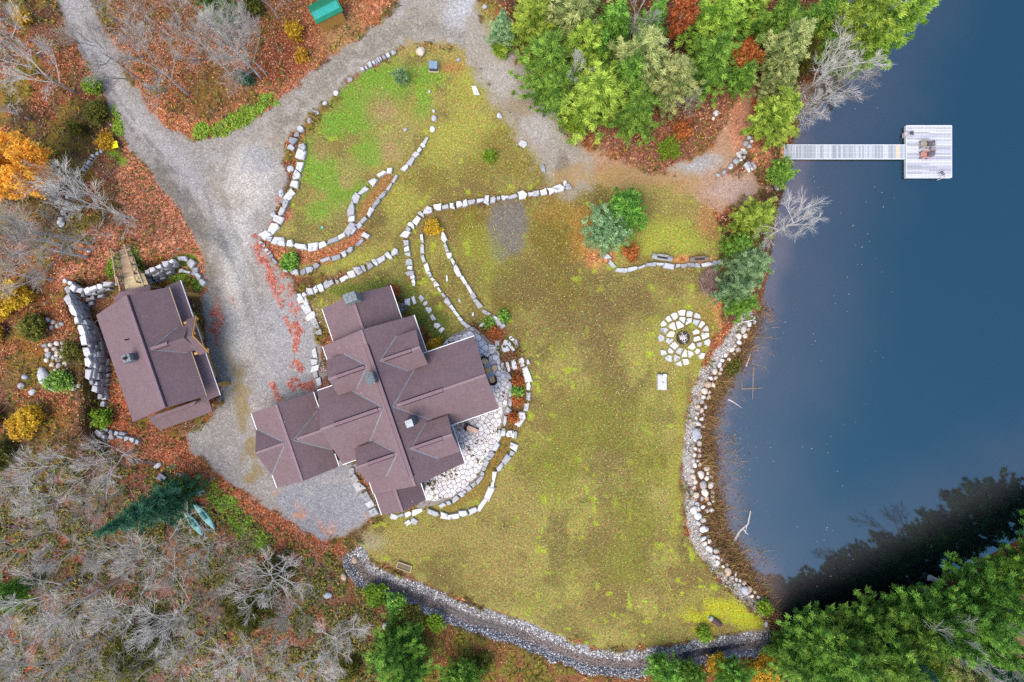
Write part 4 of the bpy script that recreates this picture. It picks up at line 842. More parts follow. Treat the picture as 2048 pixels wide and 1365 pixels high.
# ------------------------------------------------------------------ shaped paving from clipped cells
def clip(poly, a, b):
    """keep the part of poly nearer to a than to b"""
    m = (a+b)/2; d = b-a; out = []
    for i in range(len(poly)):
        p, q = poly[i], poly[(i+1) % len(poly)]; fp, fq = (p-m).dot(d), (q-m).dot(d)
        if fp <= 0: out.append(p)
        if (fp < 0) != (fq < 0) and fp != fq: out.append(p.lerp(q, fp/(fp-fq)))
    return out
def cells(pts, shrink, rad):
    V2 = [Vector(p) for p in pts]; res = []
    for i, a in enumerate(V2):
        poly = [a+Vector((sx*rad, sy*rad)) for sx, sy in ((-1, -1), (1, -1), (1, 1), (-1, 1))]
        for j, b in enumerate(V2):
            if i != j and (a-b).length < 2.2*rad:
                poly = clip(poly, a, b)
                if len(poly) < 3: break
        if len(poly) < 3: continue
        c = sum(poly, Vector((0, 0)))/len(poly)
        q = []
        for p in poly:
            d = p-c; L = d.length; q.append(c+d*max(0.3, (L-shrink)/L) if L > 0 else p)
        # drop very short edges
        q2 = [q[k] for k in range(len(q)) if (q[k]-q[k-1]).length > 1.0]
        if len(q2) >= 3: res.append((i, q2))
    return res
HOUSE_PX = [(652, 694), (818, 640), (846, 700), (850, 715), (940, 684), (990, 812), (900, 848), (922, 926), (838, 964), (846, 998), (768, 1026), (748, 968)]
PATIO = [(868, 698), (890, 685), (905, 670), (922, 664), (936, 652), (948, 655), (965, 668), (985, 688), (1000, 705), (998, 716), (1012, 738), (1019, 765), (1020, 800), (1012, 830), (1004, 850), (998, 862), (1000, 882), (990, 900), (972, 922), (965, 940), (960, 954), (944, 968), (928, 982), (908, 996), (885, 1006), (862, 1012), (840, 1018), (790, 980), (860, 860), (930, 760), (900, 710)]
patio = MB(); patio.prism([tuple(G(*p).xy) for p in PATIO][::-1], -0.2, 0.10)
patio = tag(patio.obj('patio', m_plain('joint_sand', lin(150, 140, 132), 0.95)), 'irregular pale flagstone patio wrapped round the house', 'patio', kind='structure')
r = random.Random(31); pts = []
for i in range(60000):
    q = (r.uniform(860, 1025), r.uniform(645, 1022))
    A = np.array(q[0]), np.array(q[1])
    if not inside(*A, PATIO): continue
    if inside(*A, HOUSE_PX) and float(d_line(*A, HOUSE_PX+[HOUSE_PX[0]])) > 10: continue
    big = 9.6 if q[1] < 780 else 7.8
    if any((q[0]-a)**2+(q[1]-b)**2 < big*big for a, b in pts): continue
    pts.append(q)
M_PAVE = m_stone('flagstone', lin(216, 208, 208), lin(254, 248, 246), 0.12)
cl = cells(pts, 0.45, 13); rest = MB(); built = 0; r = random.Random(8)
edge_d = [float(d_line(np.array(pts[i][0]), np.array(pts[i][1]), PATIO+[PATIO[0]])) for i, q in cl]
for n_, (i, q) in enumerate(cl):
    q = [p for p in q if float(sd(np.array(p.x), np.array(p.y), PATIO)) < 5.0]
    if len(q) < 3: continue
    dz = 0.15+r.uniform(-.012, .02); wp = [W(p.x, p.y, dz) for p in q]; c = sum((p for p in wp), Vector())/len(wp)
    loc = [(p.x-c.x, p.y-c.y) for p in wp]
    ar = sum(loc[k][0]*loc[(k+1) % len(loc)][1]-loc[(k+1) % len(loc)][0]*loc[k][1] for k in range(len(loc)))
    if ar < 0: loc.reverse()
    if built < 300:
        mb = MB(); mb.prism(loc, -0.12, 0.0, 0.05); o = link('paver', mb.mesh('paver', M_PAVE), patio, (c.x, c.y, dz)); built += 1
    else: rest.prism([(p[0]+c.x, p[1]+c.y) for p in loc], dz-0.12, dz, 0.05)
if rest.v: tag(rest.obj('paver_field', M_PAVE, patio), kind='stuff')
# fire circle
fire = empty('fire_pit', G(1366, 676), 'round fire pit of burnt sticks ringed by pale flagstones on the lawn', 'fire pit')
r = random.Random(77); pts = []
for i in range(20000):
    a = r.uniform(0, 2*math.pi); d = r.uniform(26, 50); q = (1367+d*math.cos(a)*0.98, 676+d*math.sin(a)*1.05)
    if any((q[0]-b)**2+(q[1]-c)**2 < 11.5**2 for b, c in pts): continue
    pts.append(q)
inner = [(1367+8*math.cos(a), 676+8*math.sin(a)) for a in np.arange(0, 6.2, .5)]; outer = [(1367+62*math.cos(a), 676+66*math.sin(a)) for a in np.arange(0, 6.28, .22)]
for i, q in cells(pts+inner+outer, 1.0+0.0, 15):
    if i >= len(pts): continue
    cq = sum(q, Vector((0, 0)))/len(q); kq = r.uniform(.82, 1.02); q = [cq+(p-cq)*kq*r.uniform(.86, 1.06) for p in q]
    if r.random() < .06: continue
    me_ = MB(); wp = [G(p.x, p.y) for p in q]; c = sum(wp, Vector())/len(wp); loc = [(p.x-c.x, p.y-c.y) for p in wp]
    if sum(loc[k][0]*loc[(k+1) % len(loc)][1]-loc[(k+1) % len(loc)][0]*loc[k][1] for k in range(len(loc))) < 0: loc.reverse()
    me_.prism(loc, -0.1, r.uniform(.08, .18), 0.07); o = link('stone', me_.mesh('stone', r.choice((M_GRANITE, M_GRANITE, M_GRANITE, M_PAVE, M_GREYST))), fire); o.location = c-fire.location
ash = MB(); ash.prism([(0.62*math.cos(a), 0.62*math.sin(a)) for a in np.arange(0, 6.28, .4)], -0.1, 0.07); ash.obj('ash_bed', m_plain('ash', lin(62, 52, 44), 0.95, 5, 0.5), fire, (0, 0, 0))
M_STICK = m_wood('bleached_stick', lin(214, 204, 196), lin(240, 234, 228)); stick = [MB().tube([(-.25, 0, 0), (0, .02, .015), (.25, 0, 0)], [.022, .026, .018], 5).mesh('stick', M_STICK) for _ in range(2)]
for i in range(26):
    a = r.uniform(0, 6.28); o = link('stick', stick[i % 2], fire); o.location = (r.gauss(-.02, .15), r.gauss(0, .15), .1+r.uniform(0, .08)); o.rotation_euler = (0, r.uniform(-.2, .2), a); o.scale = (r.uniform(.6, 1.1),)*3
# landing at the dock
land = MB(); LP = [(1506, 300), (1520, 292), (1544, 290), (1544, 328), (1520, 332), (1508, 322)]
land.prism([tuple(G(*p).xy) for p in LP][::-1], -1.2, -0.42)
land = tag(land.obj('landing', m_plain('red_joint', lin(178, 112, 84), 0.95, 8, 0.3)), 'small flagstone landing with red leaves at the dock head', 'landing', kind='structure')
zl = -0.36; r = random.Random(3); pts = []
for i in range(6000):
    q = (r.uniform(1506, 1544), r.uniform(290, 332))
    if inside(np.array(q[0]), np.array(q[1]), LP) and not any((q[0]-a)**2+(q[1]-b)**2 < 8.5**2 for a, b in pts): pts.append(q)
for i, q in cells(pts, 1.0, 9):
    wp = [W(p.x, p.y, zl) for p in q]; c = sum(wp, Vector())/len(wp); loc = [(p.x-c.x, p.y-c.y) for p in wp]
    if sum(loc[k][0]*loc[(k+1) % len(loc)][1]-loc[(k+1) % len(loc)][0]*loc[k][1] for k in range(len(loc))) < 0: loc.reverse()
    mb = MB(); mb.prism(loc, -.1, 0, .05); link('paver', mb.mesh('paver', M_PAVE), land, (c.x, c.y, zl))
w5 = empty('boulder_wall', G(1470, 325), 'row of round boulders holding the path edge above the dock landing', 'boulder wall')
for (px, py, w, l) in ((1435, 352, 12, 9), (1447, 345, 11, 11), (1460, 334, 14, 12), (1471, 324, 13, 15), (1477, 313, 11, 13), (1485, 301, 13, 9), (1490, 288, 12, 11), (1480, 306, 9, 10), (1487, 316, 8, 8), (1497, 294, 9, 11), (1502, 284, 8, 8), (1497, 277, 9, 9), (1489, 306, 10, 9), (1475, 308, 8, 9), (1481, 322, 8, 8)):
    boulder(px, py, w, l, .5, px*.7, r.choice((M_ROUND, M_GREYST, M_GRANITE)), parent=w5)
row('stone_steps', 'three slanting grey steps below the dock boulders', 'steps', [(1488, 335), (1497, 331), (1507, 327)], 14, 7, 0.2, M_GREYST, gap=0.2)
row('stone_steps', 'pale low steps down from the dock landing to the path', 'steps', [(1492, 342), (1502, 337), (1512, 332)], 10, 8, 0.15, M_GRANITE, gap=0.2)

# ------------------------------------------------------------------ boulders along the lake shore
rv = empty('boulder_revetment', G(1385, 900), 'long band of rounded cream and grey boulders along the lake shore', 'boulder revetment')
r = random.Random(12); placed = []; Ls = [Vector(p) for p in SHORE]; tot = sum((b-a).length for a, b in zip(Ls[:-1], Ls[1:])); cnt = 0
for i in range(6000):
    s = r.uniform(0, tot); ss = s
    for a, b in zip(Ls[:-1], Ls[1:]):
        L = (b-a).length
        if s <= L: p = a.lerp(b, s/L); t = (b-a)/L; break
        s -= L
    nr = Vector((-t.y, t.x)); nr = nr if nr.x > 0 else -nr; y = p.y
    wide = 40 if 930 < y < 1025 else (15 if 760 < y < 930 else (14 if y < 760 else 13))
    d = r.uniform(9, 9+wide); q = p+nr*d
    big = r.random() < (0.5 if 935 < y < 1025 else 0.3)
    rad = r.uniform(7, 9.5) if big else r.uniform(4, 6.5)
    if float(sd(np.array(q.x), np.array(q.y), LAKE)) < -2 and d > 36: continue
    if any((q.x-a)**2+(q.y-b)**2 < (rad+c)**2*0.8 for a, b, c in placed): continue
    if 1050 < y < 1150 and r.random() < .35: continue
    if cnt >= 295: break
    placed.append((q.x, q.y, rad)); cnt += 1
    boulder(q.x, q.y, rad*2*r.uniform(.9, 1.2), rad*2*r.uniform(.8, 1.0), rad*S*1.5, r.uniform(0, 3.1), r.choice((M_ROUND, M_ROUND, M_TANST, M_GRANITE)), parent=rv)
boulder(1387, 1020, 17, 17, .6, .1, M_TANST, parent=rv); boulder(1489, 1180, 15, 24, .6, .5, M_GREYST, parent=rv); boulder(1391, 868, 20, 24, .7, .1, M_GREYST, parent=rv); boulder(1414, 770, 17, 14, .6, .1, M_TANST, parent=rv)
# ------------------------------------------------------------------ dock
M_DECK = m_wood('silver_decking', lin(172, 172, 180), lin(222, 222, 232), 1.5)
M_DECK2 = m_wood('grey_decking', lin(162, 168, 174), lin(212, 216, 220), 1.5)
M_NEWDECK = m_wood('new_decking', lin(222, 164, 92), lin(238, 186, 116), 1.5)
M_PALEDK = m_wood('pale_decking', lin(226, 204, 170), lin(236, 216, 186), 1.5)
M_RIM = m_plain('pale_rim_board', lin(222, 224, 232), 0.8, 4, 0.1)
DZ = -0.42; up = Vector((0, 0, 1))
def rect(px0, py0, px1, py1, z): a = W(px0, py1, z); b = W(px1, py0, z); return a.x, a.y, b.x, b.y
def plank(parent, x0, y0, x1, y1, z, mat, t=0.04, name='plank'):
    mb = MB(); mb.box((0, 0, -t/2), (x1-x0, y1-y0, t)); o = link(name, mb.mesh(name, mat), parent); o.location = Vector(((x0+x1)/2, (y0+y1)/2, z))-parent.location; return o
r = random.Random(4)
X0, Y0, X1, Y1 = rect(1812, 251, 1904, 356, DZ); dock = empty('floating_dock', ((X0+X1)/2, (Y0+Y1)/2, DZ), 'square silver grey swimming dock at the end of the gangway', 'dock')
n = 34; ph = (Y1-Y0-0.12)/n
for i in range(n):
    y = Y0+0.06+i*ph; xm = X0+(X1-X0)*r.choice((0.33, 0.5, 0.66)); dz = r.uniform(-.004, .004)
    plank(dock, X0+0.06, y+0.007, xm-0.004, y+ph-0.007, DZ+dz, M_DECK); plank(dock, xm+0.004, y+0.007, X1-0.06, y+ph-0.007, DZ+dz+.002, M_DECK)
def frame(parent, X0, Y0, X1, Y1, z, h=0.34, w=0.055):
    mb = MB()
    for (a, b) in (((X0, Y0), (X1, Y0)), ((X0, Y1), (X1, Y1))): mb.bar((a[0], a[1], z-h/2+0.015), (b[0], b[1], z-h/2+0.015), w, h)
    for x_ in (X0, X1): mb.bar((x_, Y0+w/2, z-h/2+0.013), (x_, Y1-w/2, z-h/2+0.013), w, h)
    mb.obj('rim_board', M_RIM, parent, -parent.location)
frame(dock, X0+0.028, Y0+0.028, X1-0.028, Y1-0.028, DZ)
for x_ in (X0+0.5, (X0+X1)/2, X1-0.5):
    mb = MB(); mb.box((x_, (Y0+Y1)/2, DZ-0.36), (0.6, Y1-Y0-0.3, 0.5)); mb.obj('float', m_plain('black_float', (0.02, 0.02, 0.022), 0.6), dock, -dock.location)
gx0, gy0, gx1, gy1 = rect(1567, 290, 1811, 318, DZ); gang = empty('gangway', (gx0, (gy0+gy1)/2, DZ), 'long grey planked gangway running out over the water', 'gangway')
n = 76; pw = (gx1-gx0)/n
for i in range(n):
    x_ = gx0+i*pw; m = M_DECK2 if i not in (70, 71) else M_PALEDK
    plank(gang, x_+0.008, gy0+0.03, x_+pw-0.008, gy1-0.03, DZ+r.uniform(-.006, .006), m)
for y_ in (gy0, gy1):
    mb = MB(); mb.bar((gx0, y_, DZ-0.1), (gx1, y_, DZ-0.1), 0.05, 0.22); mb.obj('side_board', M_RIM, gang, -gang.location)
for i in range(5):
    x_ = gx0+(gx1-gx0)*(i+0.5)/5
    for y_ in (gy0+0.12, gy1-0.12):
        mb = MB(); mb.tube([(x_, y_, -2.4), (x_, y_, DZ-0.06)], [0.05, 0.05], 6); mb.obj('pile', M_METAL, gang, -gang.location)
rx0, ry0, rx1, ry1 = rect(1543, 290, 1567, 330, DZ+0.02); ramp = empty('boardwalk', (rx0, (ry0+ry1)/2, DZ), 'short orange new timber deck joining the shore to the gangway', 'boardwalk')
for i in range(12):
    h_ = (ry1-ry0)/12; plank(ramp, rx0+0.04, ry0+i*h_+.008, rx1-0.04, ry0+(i+1)*h_-.008, DZ+0.03, M_NEWDECK)
for x_ in (rx0, rx1):
    mb = MB(); mb.bar((x_, ry0, DZ-0.08), (x_, ry1, DZ-0.08), 0.07, 0.24); mb.obj('side_board', M_DTIMBER, ramp, -ramp.location)
M_LADDER = m_plain('pale_pink_ladder', lin(226, 204, 204), 0.5, 4, 0.1)
def ladder(px, py, ang, label):
    p = W(px, py, DZ); root = empty('swim_ladder', p, label, 'ladder', 'swim ladders on the dock', ang)
    for s_ in (-1, 1):
        mb = MB(); mb.tube([(0.42, s_*.2, 0.03), (0.30, s_*.2, 0.34), (0.0, s_*.2, 0.42), (-.16, s_*.2, 0.25), (-.18, s_*.2, -1.3)], [.028]*5, 6); mb.obj('rail', M_LADDER, root)
    for k, xx in enumerate((0.34, 0.2, 0.06)):
        mb = MB(); mb.bar((xx, -.2, 0.3+0.04*k), (xx, .2, 0.3+0.04*k), 0.07, 0.03); mb.obj('rung', M_DARK, root)
    for zz in (-0.1, -0.4, -0.7, -1.0):
        mb = MB(); mb.bar((-.18, -.2, zz), (-.18, .2, zz), 0.08, 0.03); mb.obj('rung', M_LADDER, root)
    return root
ladder(1815, 269, 0, 'pale swim ladder folded over the upper left edge of the dock'); ladder(1882, 353, math.radians(118), 'tilted pale swim ladder at the lower right dock edge')
def deck_chair(px, py, rz, label, m1, m2):
    root = empty('deck_chair', W(px, py, DZ+0.03), label, 'chair', 'deck chairs on the dock', rz); root.scale = (1.05, 0.95, 1)
    for k in range(5):          # slats of the seat, low and sloping back; the chair faces -x
        mb = MB(); mb.box((-.38+k*.12, 0, .36-k*.03), (.10, .52, .025)); mb.obj('seat_slat', m1, root)
    for k in range(5):
        mb = MB(); mb.bar((.18, -.2+k*.1, .2), (.50, -.22+k*.11, .92-abs(k-2)*.05), .085, .022); mb.obj('back_slat', m2, root)
    for s_ in (-1, 1):
        mb = MB(); mb.box((-.08, s_*.31, .53), (.62, .12, .025)); mb.obj('arm', m1, root)
        for xx, hh in ((-.36, .52), (.2, .52)):
            mb = MB(); mb.box((xx, s_*.29, hh/2), (.08, .05, hh)); mb.obj('leg', m2, root)
    return root
M_CH1 = m_wood('taupe_slat', lin(158, 148, 128), lin(170, 160, 140)); M_CH2 = m_wood('dark_taupe', lin(98, 92, 96), lin(112, 104, 108)); M_CH3 = m_wood('brick_slat', lin(190, 128, 112), lin(200, 138, 122)); M_CH4 = m_wood('plum_slat', lin(106, 92, 106), lin(120, 106, 118))
deck_chair(1847, 291, 0, 'taupe slatted deck chair, upper of the two on the dock', M_CH1, M_CH2)
deck_chair(1847, 312, 0, 'reddish slatted deck chair, lower of the two on the dock', M_CH3, M_CH4)
tb = empty('side_table', W(1861, 301, DZ+0.03), 'little brown side table between the two deck chairs', 'side table')
for k in range(4): mb = MB(); mb.box((0, -.165+k*.11, .45), (.42, .1, .025)); mb.obj('top_slat', m_wood('table_brown', lin(150, 132, 128), lin(160, 142, 138)) if 'table_brown' not in MATS else MATS['table_brown'], tb)
for a in (-1, 1):
    for b in (-1, 1): mb = MB(); mb.box((a*.17, b*.17, .22), (.045, .045, .44)); mb.obj('leg', M_CH2, tb)

# ------------------------------------------------------------------ patio furniture
M_WICK = m_plain('dark_wicker', lin(62, 46, 44), 0.8, 14, 0.4); M_CUSH = m_plain('tan_cushion', lin(232, 190, 146), 0.95, 8, 0.08); M_CUSH2 = m_plain('pink_cushion', lin(246, 198, 170), 0.95, 8, 0.06); M_CUSH3 = m_plain('amber_cushion', lin(228, 168, 92), 0.95, 8, 0.06)
def cushion(parent, c, d, mat, name='cushion'):
    mb = MB(); x_, y_, z_ = d; b = 0.05
    for zz, k_ in (): pass
    n_ = []; lv = ((-z_/2, .9), (-z_/4, 1.0), (z_/4, 1.0), (z_/2, .88)); vs = []
    for zz, k_ in lv:
        for a in range(12):
            th = 2*math.pi*a/12+math.pi/12; cx, sy = math.cos(th), math.sin(th); q = (abs(cx)**5+abs(sy)**5)**(-.2); vs.append((c[0]+x_/2*k_*cx*q, c[1]+y_/2*k_*sy*q, c[2]+zz))
    fs = [tuple(range(11, -1, -1)), tuple(range(36, 48))]+[(i*12+a, i*12+(a+1) % 12, (i+1)*12+(a+1) % 12, (i+1)*12+a) for i in range(3) for a in range(12)]
    mb.add(vs, fs); return mb.obj(name, mat, parent, smooth=False)
def armchair(px, py, rz, label, cm):
    root = empty('armchair', W(px, py, 0.16), label, 'armchair', 'wicker armchairs on the patio', rz)
    b = MB(); b.box((0, 0, .2), (.68, .66, .22)); b.obj('base', M_WICK, root)
    pts = [Vector((.40*math.cos(a), .40*math.sin(a), 0)) for a in np.linspace(-2.2, 2.2, 9)+math.pi]
    bk = MB()
    for a_, b_ in zip(pts[:-1], pts[1:]): bk.bar(a_+Vector((0, 0, .45)), b_+Vector((0, 0, .45)), .10, .42)
    bk.obj('backrest', M_WICK, root); cushion(root, (.06, 0, .37), (.56, .54, .14), cm)
    for a in (-1, 1):
        for c_ in (-1, 1): l_ = MB(); l_.box((a*.28, c_*.28, .05), (.06, .06, .1)); l_.obj('leg', M_WICK, root)
    return root
armchair(968, 722, -0.5, 'tan cushioned armchair tucked under the wide gable edge', M_CUSH); armchair(985, 761, 1.9, 'dark rimmed tan armchair at the lower end of the grey table', M_CUSH)
ot = empty('ottoman', W(989, 736, .16), 'square tan ottoman standing clear of the grey table', 'ottoman', rz=0.3); b = MB(); b.box((0, 0, .16), (.52, .52, .3)); b.obj('base', M_WICK, ot); cushion(ot, (0, 0, .37), (.5, .5, .14), M_CUSH)
ot = empty('stool', W(975, 741, .16), 'amber topped stool pushed against the grey table', 'stool', rz=0.3); b = MB(); b.box((0, 0, .2), (.36, .36, .34)); b.obj('base', M_WICK, ot); cushion(ot, (0, 0, .42), (.42, .42, .12), M_CUSH3)
tb = empty('patio_table', W(977, 741, .16), 'grey slatted low table by the house gable on the patio', 'table', rz=math.atan2(U.y, U.x))
M_GT = m_wood('grey_table', lin(150, 156, 156), lin(172, 176, 176))
for k in range(5): b = MB(); b.box((0, -.26+k*.13, .36), (1.5, .12, .03)); b.obj('top_slat', M_GT, tb)
for a in (-1, 1):
    for c_ in (-1, 1): b = MB(); b.box((a*.6, c_*.24, .17), (.06, .06, .34)); b.obj('leg', M_GT, tb)
lo_ = empty('lounger', W(944, 858, .16), 'long pale pink lounger with dark rounded headrest on the lower patio', 'lounger', rz=math.radians(-24))
b = MB(); b.box((0, 0, .2), (1.15, .5, .16)); b.obj('frame', M_WICK, lo_); cushion(lo_, (.04, 0, .33), (1.05, .46, .12), M_CUSH2)
b = MB()
pts = [Vector((-.42+.3*math.cos(a), .3*math.sin(a), .4)) for a in np.linspace(-1.6, 1.6, 7)+math.pi]
for a_, b_ in zip(pts[:-1], pts[1:]): b.bar(a_, b_, .09, .4)
b.obj('headrest', M_WICK, lo_)
for a in (-1, 1):
    for c_ in (-1, 1): l_ = MB(); l_.box((a*.5, c_*.2, .06), (.06, .06, .12)); l_.obj('leg', M_WICK, lo_)

# ------------------------------------------------------------------ timber bridge behind the garage
br = empty('footbridge', W(262, 540, 2.2), 'timber footbridge with log rails reaching the garage upper door', 'footbridge')
L0, L1 = (235, 502), (246, 572); R0, R1 = (262, 495), (284, 566); zb = 2.2
a0, a1, b0, b1 = W(*L0, zb), W(*L1, zb), W(*R0, zb), W(*R1, zb)
for i in range(20):
    t, t2 = i/20, (i+.9)/20; q = [a0.lerp(a1, t), b0.lerp(b1, t), b0.lerp(b1, t2), a0.lerp(a1, t2)]
    mb = MB(); c = sum(q, Vector())/4; mb.add([p-c for p in q]+[p-c-Vector((0, 0, .05)) for p in q], [(3, 2, 1, 0), (4, 5, 6, 7), (0, 1, 5, 4), (1, 2, 6, 5), (2, 3, 7, 6), (3, 0, 4, 7)])
    o = link('plank', mb.mesh('plank', M_DTIMBER), br); o.location = c-br.location
for (p, q) in ((a0, a1), (b0, b1)):
    mb = MB(); mb.tube([p+Vector((0, 0, .95)), q+Vector((0, 0, .95))], [.07, .07], 7); mb.obj('handrail', M_DTIMBER, br, -br.location)
    mb = MB(); mb.tube([p+Vector((0, 0, .2)), q+Vector((0, 0, .2))], [.05, .05], 6); mb.obj('bottom_rail', M_DTIMBER, br, -br.location)
    for k in range(5):
        s_ = p.lerp(q, k/4); mb = MB(); mb.tube([s_+Vector((0, 0, -.3)), s_+Vector((0, 0, 1.05))], [.08, .075], 7); mb.obj('post', M_DTIMBER, br, -br.location)
    for k in range(8):
        s_, e_ = p.lerp(q, k/8), p.lerp(q, (k+1)/8); z0, z1 = (.25, .9) if k % 2 else (.9, .25)
        mb = MB(); mb.tube([s_+Vector((0, 0, z0)), e_+Vector((0, 0, z1))], [.035, .035], 5); mb.obj('brace', M_DTIMBER, br, -br.location)
ln = MB(); q = [W(246, 558, zb+.03), W(287, 546, zb+.03), W(298, 573, zb+.03), W(252, 582, zb+.03)]
for i in range(7):
    t, t2 = i/7, (i+.92)/7; s_ = [q[0].lerp(q[3], t), q[1].lerp(q[2], t), q[1].lerp(q[2], t2), q[0].lerp(q[3], t2)]
    mb = MB(); c = sum(s_, Vector())/4; mb.add([p-c for p in s_]+[p-c-Vector((0, 0, .05)) for p in s_], [(3, 2, 1, 0), (4, 5, 6, 7), (0, 1, 5, 4), (1, 2, 6, 5), (2, 3, 7, 6), (3, 0, 4, 7)])
    o = link('landing_board', mb.mesh('landing_board', m_wood('tan_board', lin(206, 184, 138), lin(222, 200, 156)) if 'tan_board' not in MATS else MATS['tan_board'], ), br); o.location = c-br.location
for (p, q2) in ((q[0], q[3]), (q[1], q[2])):
    mb = MB(); mb.bar(p+Vector((0, 0, .9)), q2+Vector((0, 0, .9)), .09, .1); mb.obj('handrail', M_DTIMBER, br, -br.location)
    for k in (0, 1):
        s_ = p.lerp(q2, k); mb = MB(); mb.bar(s_+Vector((0, 0, -2.2)), s_+Vector((0, 0, 1.0)), .14, .14); mb.obj('post', M_DTIMBER, br, -br.location)

# ------------------------------------------------------------------ boxes, sign board, planter
yb = empty('sign_board', G(236.5, 294), 'bright yellow square board standing on the roadside by small rocks', 'board', rz=math.radians(12))
mb = MB(); mb.box((0, 0, .62), (.62, .60, .04)); mb.obj('panel', m_plain('yellow_paint', (0.75, 0.62, 0.01), 0.5, 3, 0.05), yb)
for a in (-1, 1):
    for b in (-1, 1): mb = MB(); mb.box((a*.25, b*.25, .3), (.05, .05, .6)); mb.obj('leg', M_DTIMBER, yb)
ub = empty('utility_box', G(868, 137), 'blue grey utility box on a timber pad in the upper grass bed', 'utility box', rz=math.radians(-3))
mb = MB(); mb.box((0, 0, .06), (.92, .84, .14)); mb.obj('pad', M_DTIMBER, ub)
mb = MB(); mb.box((0, 0, .42), (.74, .64, .6)); mb.obj('body', m_plain('box_dark', lin(72, 84, 92), 0.5), ub)
mb = MB(); mb.prism([(-.40, -.34), (.40, -.34), (.40, .36), (-.40, .36)], .72, .8, .06); mb.obj('lid', m_plain('box_blue', lin(126, 146, 166), 0.5, 3, 0.08), ub)
mb = MB(); mb.box((.30, -.26, .82), (.1, .1, .05)); mb.obj('lock', M_METAL, ub)
sb = empty('storage_box', G(330, 953), 'dark slate coloured box among leaves above the spruce', 'box', rz=math.radians(-35))
mb = MB(); mb.box((0, 0, .3), (.62, .52, .6)); mb.obj('body', m_plain('slate_dark', lin(70, 76, 88), 0.6), sb)
mb = MB(); mb.prism([(-.36, -.31), (.36, -.31), (.36, .31), (-.36, .31)], .6, .68, .08); mb.obj('lid', m_plain('slate_lid', lin(104, 110, 126), 0.55, 4, 0.12), sb)
pl = empty('planter_box', G(809, 1133), 'small timber framed planting box beside the stony ditch', 'planter', rz=math.radians(-19))
for (a, b, c, d) in ((0, .27, 1.36, .07), (0, -.27, 1.36, .07)): mb = MB(); mb.box((a, b, .14), (c, d, .3)); mb.obj('side_board', M_DTIMBER, pl)
for a in (-.645, .645): mb = MB(); mb.box((a, 0, .14), (.07, .47, .29)); mb.obj('end_board', M_DTIMBER, pl)
mb = MB(); mb.box((0, 0, .1), (1.2, .46, .2)); mb.obj('soil', m_plain('planter_soil', lin(120, 108, 82), 0.95, 9, 0.5), pl)
# ------------------------------------------------------------------ logs, benches, brush pile
M_OLDLOG = m_wood('grey_log', lin(150, 150, 148), lin(178, 178, 174)); M_BARK = m_wood('plum_bark', lin(92, 68, 72), lin(104, 80, 82)); M_HOLL = m_plain('dark_hollow', lin(44, 36, 44), 0.95, 8, 0.4); M_RHOL = m_plain('red_hollow', lin(76, 44, 44), 0.95, 8, 0.4)
def log_bench(px, py, ang, L, wd, label, m1, m2):
    root = empty('log_bench', G(px, py), label, 'bench', None, ang)
    # half log with a scooped seat: long outer shell, hollow in the middle
    for s_ in (-1, 1):
        mb = MB(); mb.tube([(-L/2, s_*wd*.30, .28), (L*.1, s_*wd*.33, .31), (L/2, s_*wd*.28, .26)], [wd*.2, wd*.2, wd*.19], 8); mb.obj('side', m1, root)
    for s_ in (-1, 1):
        mb = MB(); mb.tube([(s_*L*.26, 0, .26), (s_*L*.5, 0, .26)], [wd*.42, wd*.38], 9); mb.obj('end', m1, root)
    mb = MB(); mb.box((0, 0, .2), (L*.56, wd*.55, .1)); mb.obj('seat', m2, root)
    mb = MB(); mb.bar((-L*.26, wd*.36, .45), (L*.26, wd*.36, .45), .07, .34); mb.obj('backrest', m1, root)
    for s_ in (-1, 1): mb = MB(); mb.box((s_*L*.34, 0, .02), (.3, wd*.8, .24)); mb.obj('foot', M_GREYST, root)
log_bench(1323, 516, math.radians(-9), 1.85, .52, 'pale grey carved log bench, left of two by the low kerb', M_OLDLOG, M_HOLL)
log_bench(1397, 519, math.radians(3), 1.75, .46, 'brownish carved log bench, right of two by the low kerb', m_wood('brown_log', lin(120, 110, 98), lin(140, 128, 112)), M_RHOL)
lg = empty('fallen_log', G(1431, 1243), 'short plum brown log with a pale cut end on the lower lawn', 'log', rz=math.radians(-36))
mb = MB(); mb.tube([(-.45, 0, .2), (0, .02, .22), (.5, 0, .19)], [.24, .25, .2], 10); mb.obj('bark', M_BARK, lg); mb = MB(); mb.tube([(-.72, .02, .2), (-.44, 0, .2)], [.2, .23], 9); mb.obj('cut_end', M_OLDLOG, lg)
M_BRUSH = m_wood('brush_stick', lin(112, 84, 76), lin(178, 150, 138)); r = random.Random(9)
bp = empty('brush_pile', G(1421, 562), 'heap of cut brown branches under the blue green shore pines', 'brush pile')
stm = [MB().tube([(-.5, 0, 0), (-.1, .03, .02), (.2, -.02, .01), (.5, .02, 0)], [.022, .028, .024, .014], 4).mesh('stick', M_BRUSH) for _ in range(3)]
for i in range(190):
    a = r.gauss(0.9, .9); d = math.sqrt(r.random()); th = r.uniform(0, 6.28); x_, y_ = .78*d*math.cos(th), 1.25*d*math.sin(th)
    o = link('stick', stm[i % 3], bp); o.location = (x_, y_, .05+r.uniform(0, .5)*(1-d*.7)); o.rotation_euler = (r.uniform(-.3, .3), r.uniform(-.3, .3), a); o.scale = (r.uniform(.5, 1.5), r.uniform(.7, 1.2), r.uniform(.7, 1.2))
for (x_, y_, a, s_) in ((-.2, -.1, -.75, 2.2), (-.95, -.5, -1.05, 1.6), (.6, -.55, 1.35, 1.9)):
    o = link('stick', stm[0], bp); o.location = (x_, y_, .5); o.rotation_euler = (0, 0, a); o.scale = (s_, 1.8, 1.8)
